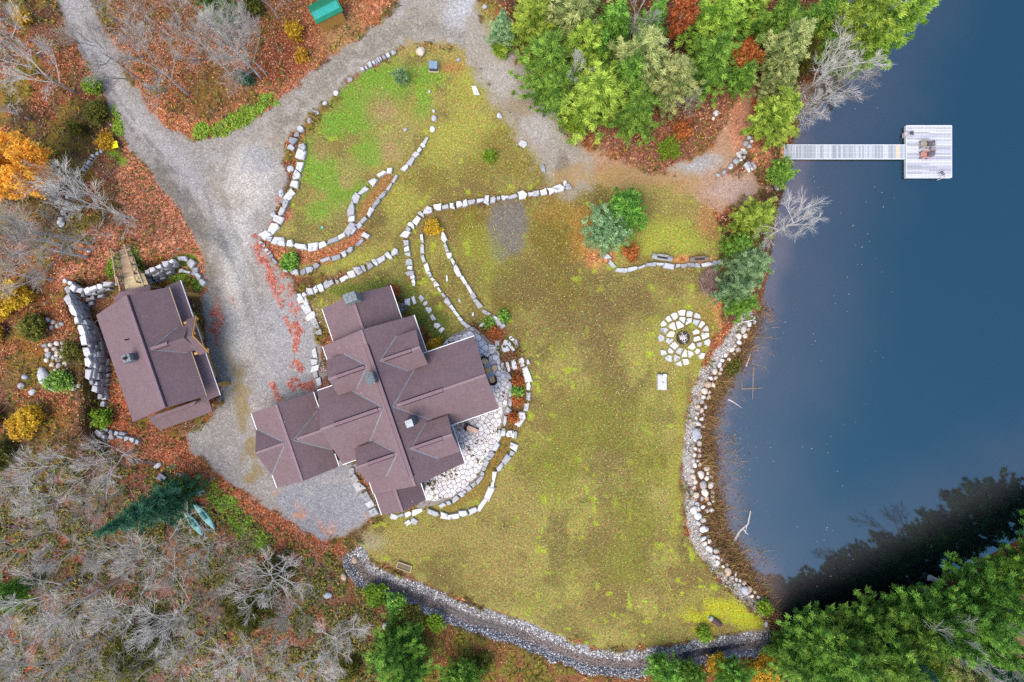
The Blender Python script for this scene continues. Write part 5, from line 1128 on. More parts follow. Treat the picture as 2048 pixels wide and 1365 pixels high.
# drift logs and branches in the shallows
M_DRIFT = m_wood('bleached_driftwood', lin(196, 188, 184), lin(222, 216, 212)); M_SUNK = m_wood('waterlogged_wood', lin(128, 112, 104), lin(140, 124, 116))
def drift(pts, rad, label, mat=M_DRIFT, z=WATER_Z+0.03, twigs=()):
    root = empty('driftwood', W(*pts[0], z), label, 'driftwood'); P3 = [W(a, b, z+0.02*i) for i, (a, b) in enumerate(pts)]
    mb = MB(); mb.tube(P3, [rad*(1-.6*i/(len(pts)-1)) for i in range(len(pts))], 7); mb.obj('stem', mat, root, -root.location)
    for t in twigs:
        mb = MB(); mb.tube([W(a, b, z+.04) for a, b in t], [rad*.5, rad*.2], 5); mb.obj('branch', mat, root, -root.location)
drift([(1459, 1096), (1480, 1062), (1496, 1048), (1501, 1022)], .13, 'long bent bare trunk lying in the shallow lake corner', twigs=([(1494, 1050), (1490, 1068)], [(1486, 1058), (1496, 1070)]))
drift([(1482, 778), (1500, 777), (1526, 776)], .11, 'half sunk brown log reaching straight out into the lake', M_SUNK, twigs=([(1484, 777), (1483, 764)],))
drift([(1456, 799), (1466, 804), (1476, 811)], .09, 'short white stick floating off the boulder shore', twigs=([(1475, 810), (1484, 817)],)); drift([(1492, 733), (1497, 720), (1501, 707)], .09, 'straight white stick at the edge of the shore brush')
drift([(1462, 655), (1485, 645), (1508, 640)], .12, 'bleached trunk laid over rocks under the green shore pine', z=-.3); drift([(1507, 735), (1506, 762), (1505, 800)], .10, 'dim sunken log standing off the brush, pointing down the picture', M_SUNK, z=WATER_Z+.005)
# kayaks
M_KAY = m_plain('teal_hull', lin(150, 214, 204), 0.6, 3, 0.12)
def kayak(px, py, ang, L, label):
    root = empty('kayak', G(px, py, .05), label, 'kayak', 'kayaks in the woods', ang); mb = MB(); vs = []; n = 13; m = 8
    for i in range(n):
        t = -1+2*i/(n-1); w = .34*(1-abs(t)**2.2)+.02; hh = .17+.09*t*t
        for k in range(m):
            a = 2*math.pi*k/m; vs.append((t*L/2, w*math.cos(a), .2+hh*.9*math.sin(a)*(1 if math.sin(a) > 0 else .9)+.06*t*t))
    fs = [(i*m+k, i*m+(k+1) % m, (i+1)*m+(k+1) % m, (i+1)*m+k) for i in range(n-1) for k in range(m)]+[tuple(range(m-1, -1, -1)), tuple((n-1)*m+k for k in range(m))]
    mb.add(vs, fs); mb.obj('hull', M_KAY, root, smooth=True)
    ck = MB(); ck.tube([(-.4, 0, .34), (.35, 0, .34)], [.2, .17], 10); ck.obj('cockpit', m_plain('teal_dark', lin(84, 150, 142), 0.5), root)
kayak(411, 1031, math.radians(-50), 3.1, 'teal kayak nearer the spruce, half under bare twigs'); kayak(390, 1046, math.radians(-52), 2.6, 'shorter teal kayak lying left of the first one')
gb = MB(); gb.tube([(0, 0, .02), (0, 0, .14)], [.13, .1], 10); tag(gb.obj('ground_cap', m_plain('mint_cap', lin(90, 206, 170), 0.5), None, G(645, 456)), 'small mint green cap set in the upper grass bed', 'cap')

for pts, rad, lab in (([(2, 1050), (28, 1054), (58, 1060)], .16, 'dark fallen trunk poking in from the left edge below the pale bare tree'), ([(66, 1118), (74, 1110), (104, 1084)], .13, 'grey fallen trunk between the left edge bare trees'), ([(4, 945), (24, 934), (44, 926)], .12, 'dark fallen limb at the left edge under the yellow shrubs'), ([(262, 922), (290, 924), (318, 930)], .2, 'mossy dark log by the narrow grey rock and slate box')):
    root = empty('fallen_log', G(*pts[0]), lab, 'log'); mb = MB(); mb.tube([G(p[0], p[1], .12) for p in pts], [rad, rad*.9, rad*.75], 8); mb.obj('bark', M_OLDLOG if 'grey' in lab and 'mossy' not in lab else M_BARK, root, -root.location)
    mb = MB(); q = G(pts[-1][0], pts[-1][1], .12); dq = (q-G(pts[-2][0], pts[-2][1], .12)).normalized(); mb.tube([q, q+dq*.06], [rad*.72, rad*.7], 8); mb.obj('cut_end', M_OLDLOG, root, -root.location)
# ------------------------------------------------------------------ trees
def L_(a): return tuple(c*1.0 for c in a)
F_PALE = m_leaf('foliage_pale', lin(112, 140, 70, .62), lin(226, 230, 150, .74), .10)
F_YEL = m_leaf('foliage_yellow_green', lin(104, 146, 42, 0.602), lin(214, 238, 100, 0.7), .10)
F_MID = m_leaf('foliage_mid_green', lin(76, 128, 44, 0.5848), lin(174, 218, 90, 0.68), .12)
F_DARK = m_leaf('foliage_deep_green', lin(72, 124, 42, 0.5676), lin(160, 212, 84, 0.66), .12)
F_BLUE = m_leaf('foliage_blue_green', lin(96, 138, 82, 0.6192), lin(186, 214, 156, 0.72), .10)
F_SPR = m_leaf('foliage_spruce', lin(40, 98, 66), lin(112, 170, 128), .10)
F_ORANGE = m_leaf('foliage_orange', lin(240, 156, 36, .8), lin(255, 206, 84, .85), .04)
F_RUST = m_leaf('foliage_rust', lin(176, 92, 48), lin(236, 144, 78), .10)
F_GOLD = m_leaf('foliage_gold', lin(180, 134, 32, .7), lin(244, 196, 60, .7), .10)
F_OLIVE = m_leaf('foliage_olive', lin(84, 88, 34), lin(150, 146, 56), .12)
F_LIME = m_leaf('foliage_lime', lin(110, 146, 30), lin(178, 208, 64), .10)
x = N('pale_bark'); c = x.mix(x.rnd(), lin(186, 176, 168), lin(232, 224, 218)); x.base(x.mix(1.0, c, x.ramp(x.noise(x.pos(), 3, 3), [(.3, .75), (.7, 1.15)]), 'MULTIPLY')); M_PBARK = x.m
x = N('pale_twig'); x.base(x.mix(x.rnd(), lin(150, 140, 130), lin(214, 206, 196))); M_TWIG = x.m
M_DBARK = m_wood('brown_bark', lin(104, 88, 78), lin(134, 116, 104))
def blades(cen, per, lo, hi, wid, up, seed, rad=0.1, dirs=None):
    """per leaf blades springing out of every clump centre; one triangle each"""
    r = np.random.default_rng(seed); n = len(cen)*per
    c = np.repeat(cen, per, 0)+r.normal(0, rad, (n, 3)); d = r.normal(0, 1, (n, 3)); d[:, 2] = d[:, 2]*0.45+up
    if dirs is not None: d = d*.62+np.repeat(dirs, per, 0)*.95
    d /= np.linalg.norm(d, axis=1, keepdims=True)
    L = r.uniform(lo, hi, (n, 1)); s = np.cross(d, r.normal(0, 1, (n, 3))); s /= np.linalg.norm(s, axis=1, keepdims=True)+1e-9; w = wid*r.uniform(.7, 1.3, (n, 1))
    v = np.stack([c-s*w, c+s*w, c+d*L], 1).reshape(-1, 3); t = np.arange(n*3).reshape(-1, 3)
    tint = np.repeat(r.beta(1.3, 1.3, len(cen)), per)+r.normal(0, .16, n); tint = np.repeat(np.clip(tint, 0, 1), 3)
    return v, t, np.stack([tint, tint, tint, np.ones_like(tint)], -1)
def conifer_mesh(nm, seed, h, R, shape, mat, per=30, blade=(.22, .42), wid=.05, n_wh=None, up=.35):
    r = np.random.default_rng(seed); cen = []; dirs = []; n_wh = n_wh or int(h*(1.0 if shape == 'pine' else 1.6)); lobes = r.uniform(0.78, 1.12, 9)
    for i in range(n_wh):
        f = (i+.5)/n_wh; z = h*(.12+.86*f)
        if shape == 'cone': rr = R*(1-f)**.85+.12
        elif shape == 'pine': rr = R*(math.sin(math.pi*min(1, .30+f*.68))**.75)*(1-.30*f)*r.uniform(.82, 1.12); lobes = r.uniform(0.55, 1.22, 9)
        else: rr = R*math.sqrt(max(.02, 1-(2*f-.9)**2))
        nb = max(3, int(4+rr*3.4)); a0 = r.uniform(0, 6.28)
        for k in range(nb):
            a = a0+6.283*k/nb+r.normal(0, .22); Lb = rr*lobes[int(a/6.2832*9) % 9]*r.uniform(.6, 1.2); rise = {'cone': -.18, 'pine': .12, 'round': .1}[shape]
            ts = np.arange(.35, 1.01, max(.16, .42/max(.5, Lb)))
            for t in ts:
                p = Lb*t; lat = r.normal(0, .10*Lb*t+.04)
                cen.append((p*math.cos(a)-lat*math.sin(a), p*math.sin(a)+lat*math.cos(a), z+p*rise+r.normal(0, .10))); dirs.append((math.cos(a)-lat*.4*math.sin(a), math.sin(a)+lat*.4*math.cos(a), .12 if shape != 'cone' else -.1))
    for j in range(3): cen.append((r.normal(0, .06), r.normal(0, .06), h*(.97+.015*j))); dirs.append((0, 0, 1))
    v, t, c = blades(np.array(cen), per, blade[0], blade[1], wid, up, seed+1, .11, np.array(dirs))
    return np_mesh(nm, v, t, mat, {'tint': c})
def trunk_mesh(h, r0, mat, seed=0):
    r = random.Random(seed); pts = [(0, 0, -.4)]+[(r.uniform(-.08, .08), r.uniform(-.08, .08), h*k/5) for k in range(1, 6)]
    return MB().tube(pts, [r0*1.3]+[r0*(1-.17*k) for k in range(1, 6)], 7).mesh('trunk', mat, True)
def leafy_mesh(nm, seed, R, hh, z0, nclump, mat, per=34, leaf=(.16, .3), wid=.09):
    r = np.random.default_rng(seed); d = r.normal(0, 1, (nclump, 3)); d /= np.linalg.norm(d, axis=1, keepdims=True); rad = r.uniform(.35, 1, (nclump, 1))**.6
    lob = 1+.22*np.sin(d[:, :1]*4+seed)+.18*np.sin(d[:, 1:2]*5+seed*2)
    cen = d*rad*lob*np.array([R, R, hh/2])+np.array([0, 0, z0+hh/2])
    v, t, c = blades(cen, per, leaf[0], leaf[1], wid, .1, seed+3, .16); return np_mesh(nm, v, t, mat, {'tint': c})
def bare_mesh(seed, h, spread, trunk_f=.4, limbs=6, dens=(5, 6, 6), rad=.075, lean=0.0):
    r = random.Random(seed); tk = MB(); tw = [] ; mb = MB()
    top = Vector((r.uniform(-.3, .3), r.uniform(-.3, .3), h*trunk_f)); n_t = 5; pts = []; rs = []
    nst = 7
    for k in range(nst+1):
        f = k/nst; pts.append((top.x*f+r.uniform(-.07, .07)*min(1, k), top.y*f+r.uniform(-.07, .07)*min(1, k), -.4+(h*.86+.4)*f)); rs.append(rad*(1.15-.95*f))
    tk.tube(pts, rs, 7)
    def grow(p, d, L, rad_, lev):
        d = d.normalized(); q = p; qs = [p]; nseg = 3 if lev < 2 else 2
        for k in range(nseg):
            d = (d+Vector((r.gauss(0, .08), r.gauss(0, .08), r.gauss(.05, .06)))).normalized(); q = q+d*(L/nseg); qs.append(q)
        if lev < 3: mb.tube(qs, [rad_*(1-.6*i/nseg) for i in range(nseg+1)], 4 if lev == 0 else 3, False)
        else: tw.append((qs[0], qs[1], qs[2], rad_)); return
        nch = dens[lev]
        for k in range(nch):
            f = .30+.70*(k+r.random())/nch; i = min(nseg-1, int(f*nseg)); b = qs[i].lerp(qs[i+1], f*nseg-i)
            ax = d.cross(Vector((r.gauss(0, 1), r.gauss(0, 1), r.gauss(0, 1)))).normalized(); ang = r.uniform(.3, .75) if lev < 2 else r.uniform(.25, .8)
            nd = (d*math.cos(ang)+ax*math.sin(ang)); nd.z += .12; grow(b, nd, L*(r.uniform(.5, .72) if lev < 2 else r.uniform(.7, 1.05))*(1.05-.35*f), rad_*.48, lev+1)
    for i in range(limbs):
        f = .26+.7*(i+r.random())/limbs; kk_ = f*nst; j = min(nst-1, int(kk_)); b = Vector(pts[j]).lerp(Vector(pts[j+1]), kk_-j)
        a = 6.283*i*.382+r.uniform(-.4, .4); el = r.uniform(.45, .95)+.35*f
        grow(b, Vector((math.cos(a)*math.cos(el), math.sin(a)*math.cos(el), math.sin(el))), spread*r.uniform(.75, 1.15)*(1.1-.4*f), rad*.62*(1.15-.6*f), 0)
    grow(Vector(pts[-1]), Vector((0, 0, 1)), spread*.5, rad*.3, 0)
    for a, b, c, rr in tw:
        w = max(.0075, rr*.7)
        for (p, q, w0) in ((a, b, w), (b, c, w*.7)):
            dd = (q-p); s_ = dd.cross(Vector((0.3, 0.2, 1))); s_ = s_.normalized()*w0 if s_.length > 1e-6 else Vector((w0, 0, 0))
            mb.add([p-s_, p+s_, q+s_*.5, q-s_*.5], [(0, 1, 2, 3)])
    return tk.mesh('trunk', M_PBARK, True), mb.mesh('branches', M_TWIG)
BARE = [bare_mesh(11, 8.5, 3.0), bare_mesh(12, 9.5, 3.4, limbs=7), bare_mesh(13, 8.0, 2.6, limbs=6, rad=.085), bare_mesh(14, 10, 3.2, limbs=7, rad=.095), bare_mesh(15, 9, 3.6, limbs=8, dens=(5, 6, 5)), bare_mesh(16, 7.0, 2.8, limbs=8, rad=.08, dens=(5, 6, 5))]
BH = [8.5, 9.5, 8.0, 10, 9, 7.0]
CON = {}
def con(kind, mat, n=2):
    key = (kind, mat.name)
    if key not in CON:
        ms = []
        for i in range(n):
            sd_ = len(CON)*17+i*5+3
            if kind == 'pine': m = conifer_mesh('crown', sd_, 11, 3.0, 'pine', mat, 58, (.22, .48), .042)
            elif kind == 'cone': m = conifer_mesh('crown', sd_, 11, 2.5, 'cone', mat, 30, (.2, .4), .05)
            elif kind == 'round': m = conifer_mesh('crown', sd_, 5, 2.2, 'round', mat, 30, (.16, .32), .05, n_wh=11)
            ms.append(m)
        CON[key] = ms
    return CON[key]
TR = {}
def trunk(h, r0, mat):
    k = (round(h), round(r0, 2), mat.name)
    if k not in TR: TR[k] = trunk_mesh(h, r0, mat, len(TR))
    return TR[k]
KH = {'pine': (11, 3.0), 'cone': (11, 2.5), 'round': (5, 2.2)}
tr_r = random.Random(21)
def place(px, py, zc):
    p = W(px, py, zc); gp = topx((p.x, p.y, 0)); z = hz(*gp); p.z = max(z, -1.2); return p
def conifer(px, py, dia, h, kind, mat, label, name='conifer_tree', cat='conifer', group=None, tilt=None, fz=.55):
    """px,py = where the crown's middle shows in the photo; dia = crown width in photo pixels"""
    H0, R0 = KH[kind]; ms = con(kind, mat); p = place(px, py, h*fz); root = empty(name, p, label, cat, group, tr_r.uniform(0, 6.28))
    if tilt: root.rotation_euler = tilt
    k = 1-h*fz/H; rx = dia*S*k/2/R0*.92; c = link('crown', tr_r.choice(ms), root); c.scale = (rx, rx, h/H0)
    t = link('trunk', trunk(h*.92, .05+h*.014, M_DBARK), root); return root
def bare(px, py, h, label, fz=.62, var=None, group='bare trees of the leafless woods', wide=1.0, base=None, cat='bare tree', name='bare_tree'):
    i = tr_r.randrange(6) if var is None else var; tk, br_ = BARE[i]; s_ = h/BH[i]
    p = G(*base) if base else place(px, py, h*fz); root = empty(name, p, label, cat, group, tr_r.uniform(0, 6.28)); root.scale = (s_*wide, s_*wide, s_)
    link('trunk', tk, root); link('branches', br_, root); return root
# conifers above the track and round the dock
CT = 'conifers crowding the top of the picture'
for a in ((1006, 48, 62, 7, 'cone', F_BLUE, 'narrow blue green young fir at the road edge, leftmost of the top conifers'), (1068, 40, 110, 11, 'pine', F_YEL, 'yellow green conifer next right of the blue green young fir'), (1150, 30, 140, 13, 'pine', F_PALE, 'tall pale conifer crossing the top edge above the grey dead treetop'),
          (1100, 118, 130, 12, 'pine', F_MID, 'broad green conifer overhanging the track bend'), (1165, 95, 110, 12, 'pine', F_YEL, 'yellowish conifer between the track conifer and the dark gap'), (1112, 176, 84, 9, 'pine', F_MID, 'smaller green conifer at the lower left corner of the conifer wood'),
          (1232, 40, 100, 12, 'cone', F_MID, 'dark green pointed conifer just right of the dark gap'), (1286, 120, 140, 14, 'pine', F_PALE, 'large pale crowned pine in the middle of the conifer wood'), (1196, 190, 150, 11, 'pine', F_YEL, 'bushy yellow green conifer beside the small grey dead treetop'),
          (1272, 222, 110, 10, 'pine', F_MID, 'green conifer standing out over the red leaves'), (1344, 160, 120, 12, 'pine', F_PALE, 'pale soft conifer above the bare white tree'), (1255, 160, 90, 12, 'pine', F_MID, 'green conifer squeezed between the bushy and large pale ones'), (1200, 100, 70, 10, 'cone', F_DARK, 'shaded dark conifer deep in the gap'), (1310, 40, 80, 12, 'cone', F_MID, 'green conifer just left of the rust leaved tree'),
          (1424, 118, 120, 12, 'pine', F_MID, 'green conifer right of the rust leaved tree'), (1440, 34, 130, 13, 'pine', F_YEL, 'bright yellow green pine at the top edge right of the rust tree'), (1502, 8, 80, 12, 'pine', F_YEL, 'small bright pine cut by the top edge above the orange shrub'), (1488, 150, 64, 7, 'pine', F_MID, 'low green conifer beside the tan path head'),
          (1556, 40, 110, 12, 'pine', F_MID, 'green conifer at the top edge, next to the dark gap by the shore'), (1576, 96, 110, 13, 'pine', F_PALE, 'pale grey green pine above the bare shore tree'), (1640, 36, 100, 11, 'cone', F_DARK, 'dark green conifer at the top of the shore'), (1668, 78, 90, 9, 'pine', F_MID, 'mid green conifer under the leaning shore pine'),
          (1560, 170, 80, 9, 'pine', F_PALE, 'pale pine just above the dock pine'), (1556, 226, 108, 11, 'pine', F_YEL, 'bright green pine overhanging the orange boardwalk'), (1605, 110, 80, 8, 'pine', F_OLIVE, 'olive conifer behind the bare shore tree')):
    conifer(a[0], a[1], a[2]*1.1, a[3]*.78, *a[4:], group=CT)
conifer(1735, 20, 150, 15, 'pine', F_YEL, 'big bright pine leaning out over the lake at the top edge', group=CT); conifer(1838, 14, 120, 15, 'pine', F_YEL, 'outer bright pine spreading furthest over the lake', group=CT, fz=.7); conifer(1740, 84, 90, 10, 'pine', F_YEL, 'lower bright pine bough tree hanging over the lake edge', group=CT)
CS = 'evergreens along the lake shore'
for a in ((1563, 346, 66, 3.2, 'round', F_MID, 'round green bush beside the gangway start'), (1336, 298, 50, 2.4, 'round', F_LIME, 'small bright green round bush in red leaves by the path'), (1252, 420, 104, 5.5, 'round', F_DARK, 'dense deep green round evergreen on the lawn'), (1212, 462, 104, 5.5, 'round', F_BLUE, 'pale blue green pine touching the deep green round evergreen'),
          (1512, 438, 104, 7, 'pine', F_YEL, 'yellow green pine on the shore left of the silvery bare tree'), (1480, 490, 60, 6, 'pine', F_MID, 'smaller green pine below the yellow green shore pine'), (1502, 530, 106, 8, 'pine', F_BLUE, 'blue green pine beside the brush heap'), (1476, 580, 80, 7, 'pine', F_BLUE, 'second blue green pine just below the first on the shore'), (1486, 608, 74, 6.5, 'pine', F_MID, 'lowest green pine of the shore group above the boulders')):
    conifer(*a, group=CS, name='evergreen_tree', cat='evergreen')
CB = 'conifers of the bottom right corner'
FRONT = ((1606, 1268, 84, 8, F_MID, 'leftmost green conifer of the bottom right wood, by the ditch end'), (1648, 1252, 90, 10, F_MID, 'second green conifer along the dark water edge from the left'), (1700, 1232, 96, 11, F_DARK, 'third green conifer along the dark water edge from the left'), (1752, 1222, 92, 11, F_MID, 'fourth green conifer along the dark water edge, left of the cut log'), (1806, 1206, 90, 12, F_DARK, 'fifth green conifer along the dark water edge, just below the cut log'),
    (1858, 1188, 92, 12, F_MID, 'sixth green conifer along the dark water edge, below the shore boulder'), (1912, 1156, 92, 12, F_DARK, 'seventh green conifer along the dark water edge, just right of the shore boulder'), (1962, 1124, 92, 13, F_YEL, 'green conifer highest on the right edge of the picture'), (2020, 1092, 96, 14, F_DARK, 'green conifer cut by the right edge beyond the dark water'), (2072, 1060, 100, 15, F_MID, 'tall conifer past the right edge, mirrored in the dark lake corner'), (2126, 1030, 100, 15, F_DARK, 'outermost conifer past the right edge, mirrored highest in the dark water'))
for a in FRONT: conifer(a[0]+tr_r.uniform(-4, 12), a[1]+tr_r.uniform(-2, 14), a[2]*tr_r.uniform(1.0, 1.45), a[3]*tr_r.uniform(.72, 1.08), 'pine', a[4], a[5], group=CB, fz=.04)
for a in ((1596, 1338, 110, 8, 'pine', F_MID, 'green conifer at the bottom edge just right of the golden shrubs'), (1690, 1318, 130, 11, 'pine', F_MID, 'broad green conifer filling the lower left of that wood'), (1656, 1356, 90, 9, 'pine', F_DARK, 'dark conifer cut by the bottom edge below the broad one'),
          (1880, 1270, 120, 12, 'pine', F_DARK, 'deep green conifer right of the small bare treetop'), (1776, 1322, 110, 11, 'pine', F_MID, 'green conifer below the small bare treetop'), (1846, 1340, 110, 11, 'pine', F_YEL, 'yellowish conifer at the bottom edge under the wood'), (1930, 1346, 110, 11, 'pine', F_PALE, 'pale yellow green conifer at the bottom edge right part'),
          (1820, 1322, 60, 12, 'cone', F_SPR, 'narrow blue green spruce poking through near the bottom edge'), (1960, 1282, 110, 11, 'pine', F_DARK, 'dark conifer between the large bare tree and silvery one'), (1990, 1340, 90, 12, 'cone', F_SPR, 'dark spruce in the bottom right corner'), (2046, 1350, 80, 11, 'pine', F_MID, 'last green conifer in the very corner at bottom right'), (2044, 1250, 80, 11, 'pine', F_DARK, 'dark conifer at the right edge above the silvery bare tree')):
    if a[2]: conifer(*a, group=CB)
CM = 'dark evergreens of the lower woods'
for a in ((780, 1306, 110, 7, 'pine', F_DARK, 'dark green pine at the bottom left of the ditch'), (815, 1350, 110, 7, 'pine', F_DARK, 'dark green pine at the bottom edge below the mossy boulder'), (925, 1362, 100, 5, 'round', F_DARK, 'low dark evergreen at the bottom edge in brown brush'), (1330, 1352, 86, 5, 'round', F_MID, 'round green evergreen under the ditch at the bottom edge'), (1388, 1360, 70, 5, 'round', F_DARK, 'darker evergreen right of the round one at the bottom edge'), (1470, 1358, 90, 5, 'round', F_DARK, 'green evergreen at the bottom edge left of golden shrubs'),
          (500, 1225, 100, 5, 'round', F_OLIVE, 'dull green evergreen under bare twigs left of the ditch'), (262, 1318, 130, 5, 'round', F_OLIVE, 'dim olive evergreen under bare trees at the bottom left'), (16, 1190, 70, 6, 'round', F_DARK, 'dark evergreen at the left edge among bare trees'), (430, 8, 90, 7, 'round', F_DARK, 'dark green evergreen at the top edge among bare trees left of the shed'), (488, 152, 36, 2.6, 'cone', F_SPR, 'small blue green spruce by the bare trunks near the drive'), (540, 1160, 80, 4, 'round', F_OLIVE, 'dull olive bush tree under the bare crown left of the ditch'), (152, 258, 40, 2.2, 'round', F_OLIVE, 'dark olive bush at the roadside above the yellow board')):
    conifer(*a, group=CM, name='evergreen_tree', cat='evergreen')
conifer(288, 1024, 118, 13.5, 'cone', F_SPR, 'tall blue green spruce leaning outward beside the kayaks', name='spruce_tree', cat='spruce'); conifer(340, 990, 70, 6, 'cone', F_DARK, 'short dark spruce right behind the tall one', name='spruce_tree', cat='spruce')
conifer(801, 152, 36, 2.2, 'round', F_BLUE, 'young grey green pine on the upper grass bed', name='young_pine', cat='young pine')
# leafy trees
def leafy(px, py, dia, h, mat, label, name='leafy_tree', cat='tree', ncl=150, fz=.6, seed=1, group=None, leaf=(.16, .3), flat=.7):
    p = place(px, py, h*fz); root = empty(name, p, label, cat, group, tr_r.uniform(0, 6.28)); R = dia*S*(1-h*fz/H)/2
    me = leafy_mesh('crown', seed, R, h*flat, h*(1-flat), ncl, mat, leaf=leaf); link('crown', me, root)
    tk = MB().tube([(0, 0, -.2), (.05, 0, h*.4), (0, .05, h*.85)], [.03+h*.012, .02+h*.009, .02], 6).mesh('trunk', M_PBARK); link('trunk', tk, root)
    for k in range(5):
        a = k*1.256+.4; b = MB().tube([(0, 0, h*(.3+.06*k)), (R*.6*math.cos(a), R*.6*math.sin(a), h*(.55+.06*k))], [.03, .012], 4).mesh('branch', M_PBARK); link('branch', b, root)
    return root
leafy(40, 326, 128, 9, F_ORANGE, 'big glowing orange tree at the left edge', ncl=230, seed=2); leafy(20, 350, 90, 7, F_ORANGE, 'smaller orange tree merging under the big one at the left edge', seed=3)
leafy(1362, 36, 44, 9, F_RUST, 'rust orange tree in a gap of the conifers', seed=4, ncl=70); leafy(1484, 112, 52, 4, F_RUST, 'orange red shrub tree at the path head', seed=5, ncl=110); leafy(1365, 262, 26, 1.6, F_RUST, 'small rusty shrub above the bright round bush', 'shrub', 'shrub', 40, seed=6); leafy(1524, 215, 40, 2.6, F_RUST, 'rusty shrub beside the dock pine', 'shrub', 'shrub', 60, seed=7)
SHR = 'autumn shrubs of the left slope'
sh = [(56, 596, 60, 3, F_GOLD, 'golden shrub nearest the left edge level with the garage top'), (26, 618, 50, 2.6, F_GOLD, 'golden shrub at the left edge under its neighbour'), (22, 668, 34, 2, F_GOLD, 'small golden shrub lower at the left edge'), (96, 832, 46, 2.4, F_GOLD, 'yellow shrub left of the wall end, larger of three'), (74, 852, 40, 2, F_GOLD, 'yellow shrub just below the larger one left of the wall'), (6, 836, 44, 2, F_GOLD, 'yellow shrub cut by the left edge level with the garage bottom'), (58, 44, 20, 1.4, F_GOLD, 'yellow shrub near the top left corner'),
      (205, 836, 30, 1.6, F_LIME, 'bright lime shrub at the foot of the tall stone wall'), (100, 655, 50, 2, F_OLIVE, 'olive shrub above the stone pile'), (165, 700, 40, 1.6, F_OLIVE, 'olive shrub between stone pile and tall wall'), (150, 760, 40, 1.6, F_MID, 'green shrub low beside the tall wall'), (30, 905, 50, 2.4, F_OLIVE, 'olive shrub at the left edge above bare trees'), (588, 62, 26, 1.3, F_GOLD, 'yellow shrub left of the green shed'), (605, 112, 16, 1.0, F_GOLD, 'small yellow shrub beside the drive below the shed'),
      (866, 456, 22, .9, F_GOLD, 'bright yellow flowering clump on the garden terrace'), (980, 314, 20, .9, F_LIME, 'yellow green clump alone on the upper lawn'), (580, 524, 28, 1, F_MID, 'green round shrub in red leaves of the planting strip'), (788, 583, 14, 1, F_RUST, 'rusty shrub against the upper house wall'), (870, 690, 22, 1, F_GOLD, 'amber shrub by the dark boulder at the house'), (990, 668, 16, .9, F_RUST, 'reddish shrub in the round patio planting'), (1036, 762, 13, .8, F_RUST, 'rust coloured plant at the top of the patio flower bed'), (1034, 784, 18, .7, F_MID, 'green plant in the middle of the patio flower bed'), (1034, 800, 12, .7, F_RUST, 'rust coloured plant in the lower patio flower bed'), (1028, 836, 14, .7, F_RUST, 'small red brown plant at the bottom of the patio flower bed'), (980, 648, 14, .6, F_MID, 'tiny green tuft beside the outer stone arc'), (1008, 632, 14, .6, F_MID, 'tiny green tuft on the lawn right of the outer arc'),
      (1264, 506, 22, 1.0, F_RUST, 'russet shrub under the blue green lawn pine'), (1408, 1268, 22, 1, F_LIME, 'yellow green plant by the plum brown log'), (1534, 1222, 26, 1.2, F_LIME, 'lime shrub at the lake corner of the lawn'), (1530, 1340, 60, 2, F_GOLD, 'golden leaved shrub under the ditch end'), (1436, 1330, 36, 1.6, F_GOLD, 'amber shrub at the lower ditch bank'), (1564, 1300, 40, 1.6, F_OLIVE, 'olive shrub where the ditch reaches the trees'),
      (750, 1192, 36, 1.2, F_LIME, 'lime shrub on the lower bank of the ditch head'), (790, 1208, 38, 1.3, F_MID, 'green shrub next along the lower ditch bank'), (826, 1230, 44, 1.5, F_OLIVE, 'third, olive shrub along the lower ditch bank'), (870, 1246, 28, 1.0, F_LIME, 'small lime shrub by the mid ditch bank'), (700, 1340, 40, 2, F_OLIVE, 'olive shrub at the bottom edge beside the dark pines'), (510, 14, 30, 1.4, F_OLIVE, 'olive shrub at the top edge left of the shed'), (1148, 245, 46, 1.4, F_LIME, 'yellow shrub at the track side below the conifers'), (1002, 100, 24, 1.2, F_LIME, 'yellow green roadside shrub under the young fir'), (826, 1258, 46, 1.6, F_DARK, 'dark green shrub right of the mossy boulder'), (960, 1330, 40, 1.4, F_OLIVE, 'olive clump in the brown brush under the ditch'), (1470, 735, 26, .9, F_OLIVE, 'olive shrub at the water edge below the boulders start'), (195, 226, 40, 1.6, F_OLIVE, 'olive shrub on the left verge of the road bend'), (192, 175, 26, 1.4, F_LIME, 'yellow green shrub on the left verge higher up the road'), (212, 285, 26, 1.2, F_GOLD, 'gold leaved shrub above the small rocks')]
for i, a in enumerate(sh): leafy(*a[:5], a[5], 'shrub', 'shrub', max(24, int(a[2]*1.7)), .5, 30+i, None, (.10, .22), .85)
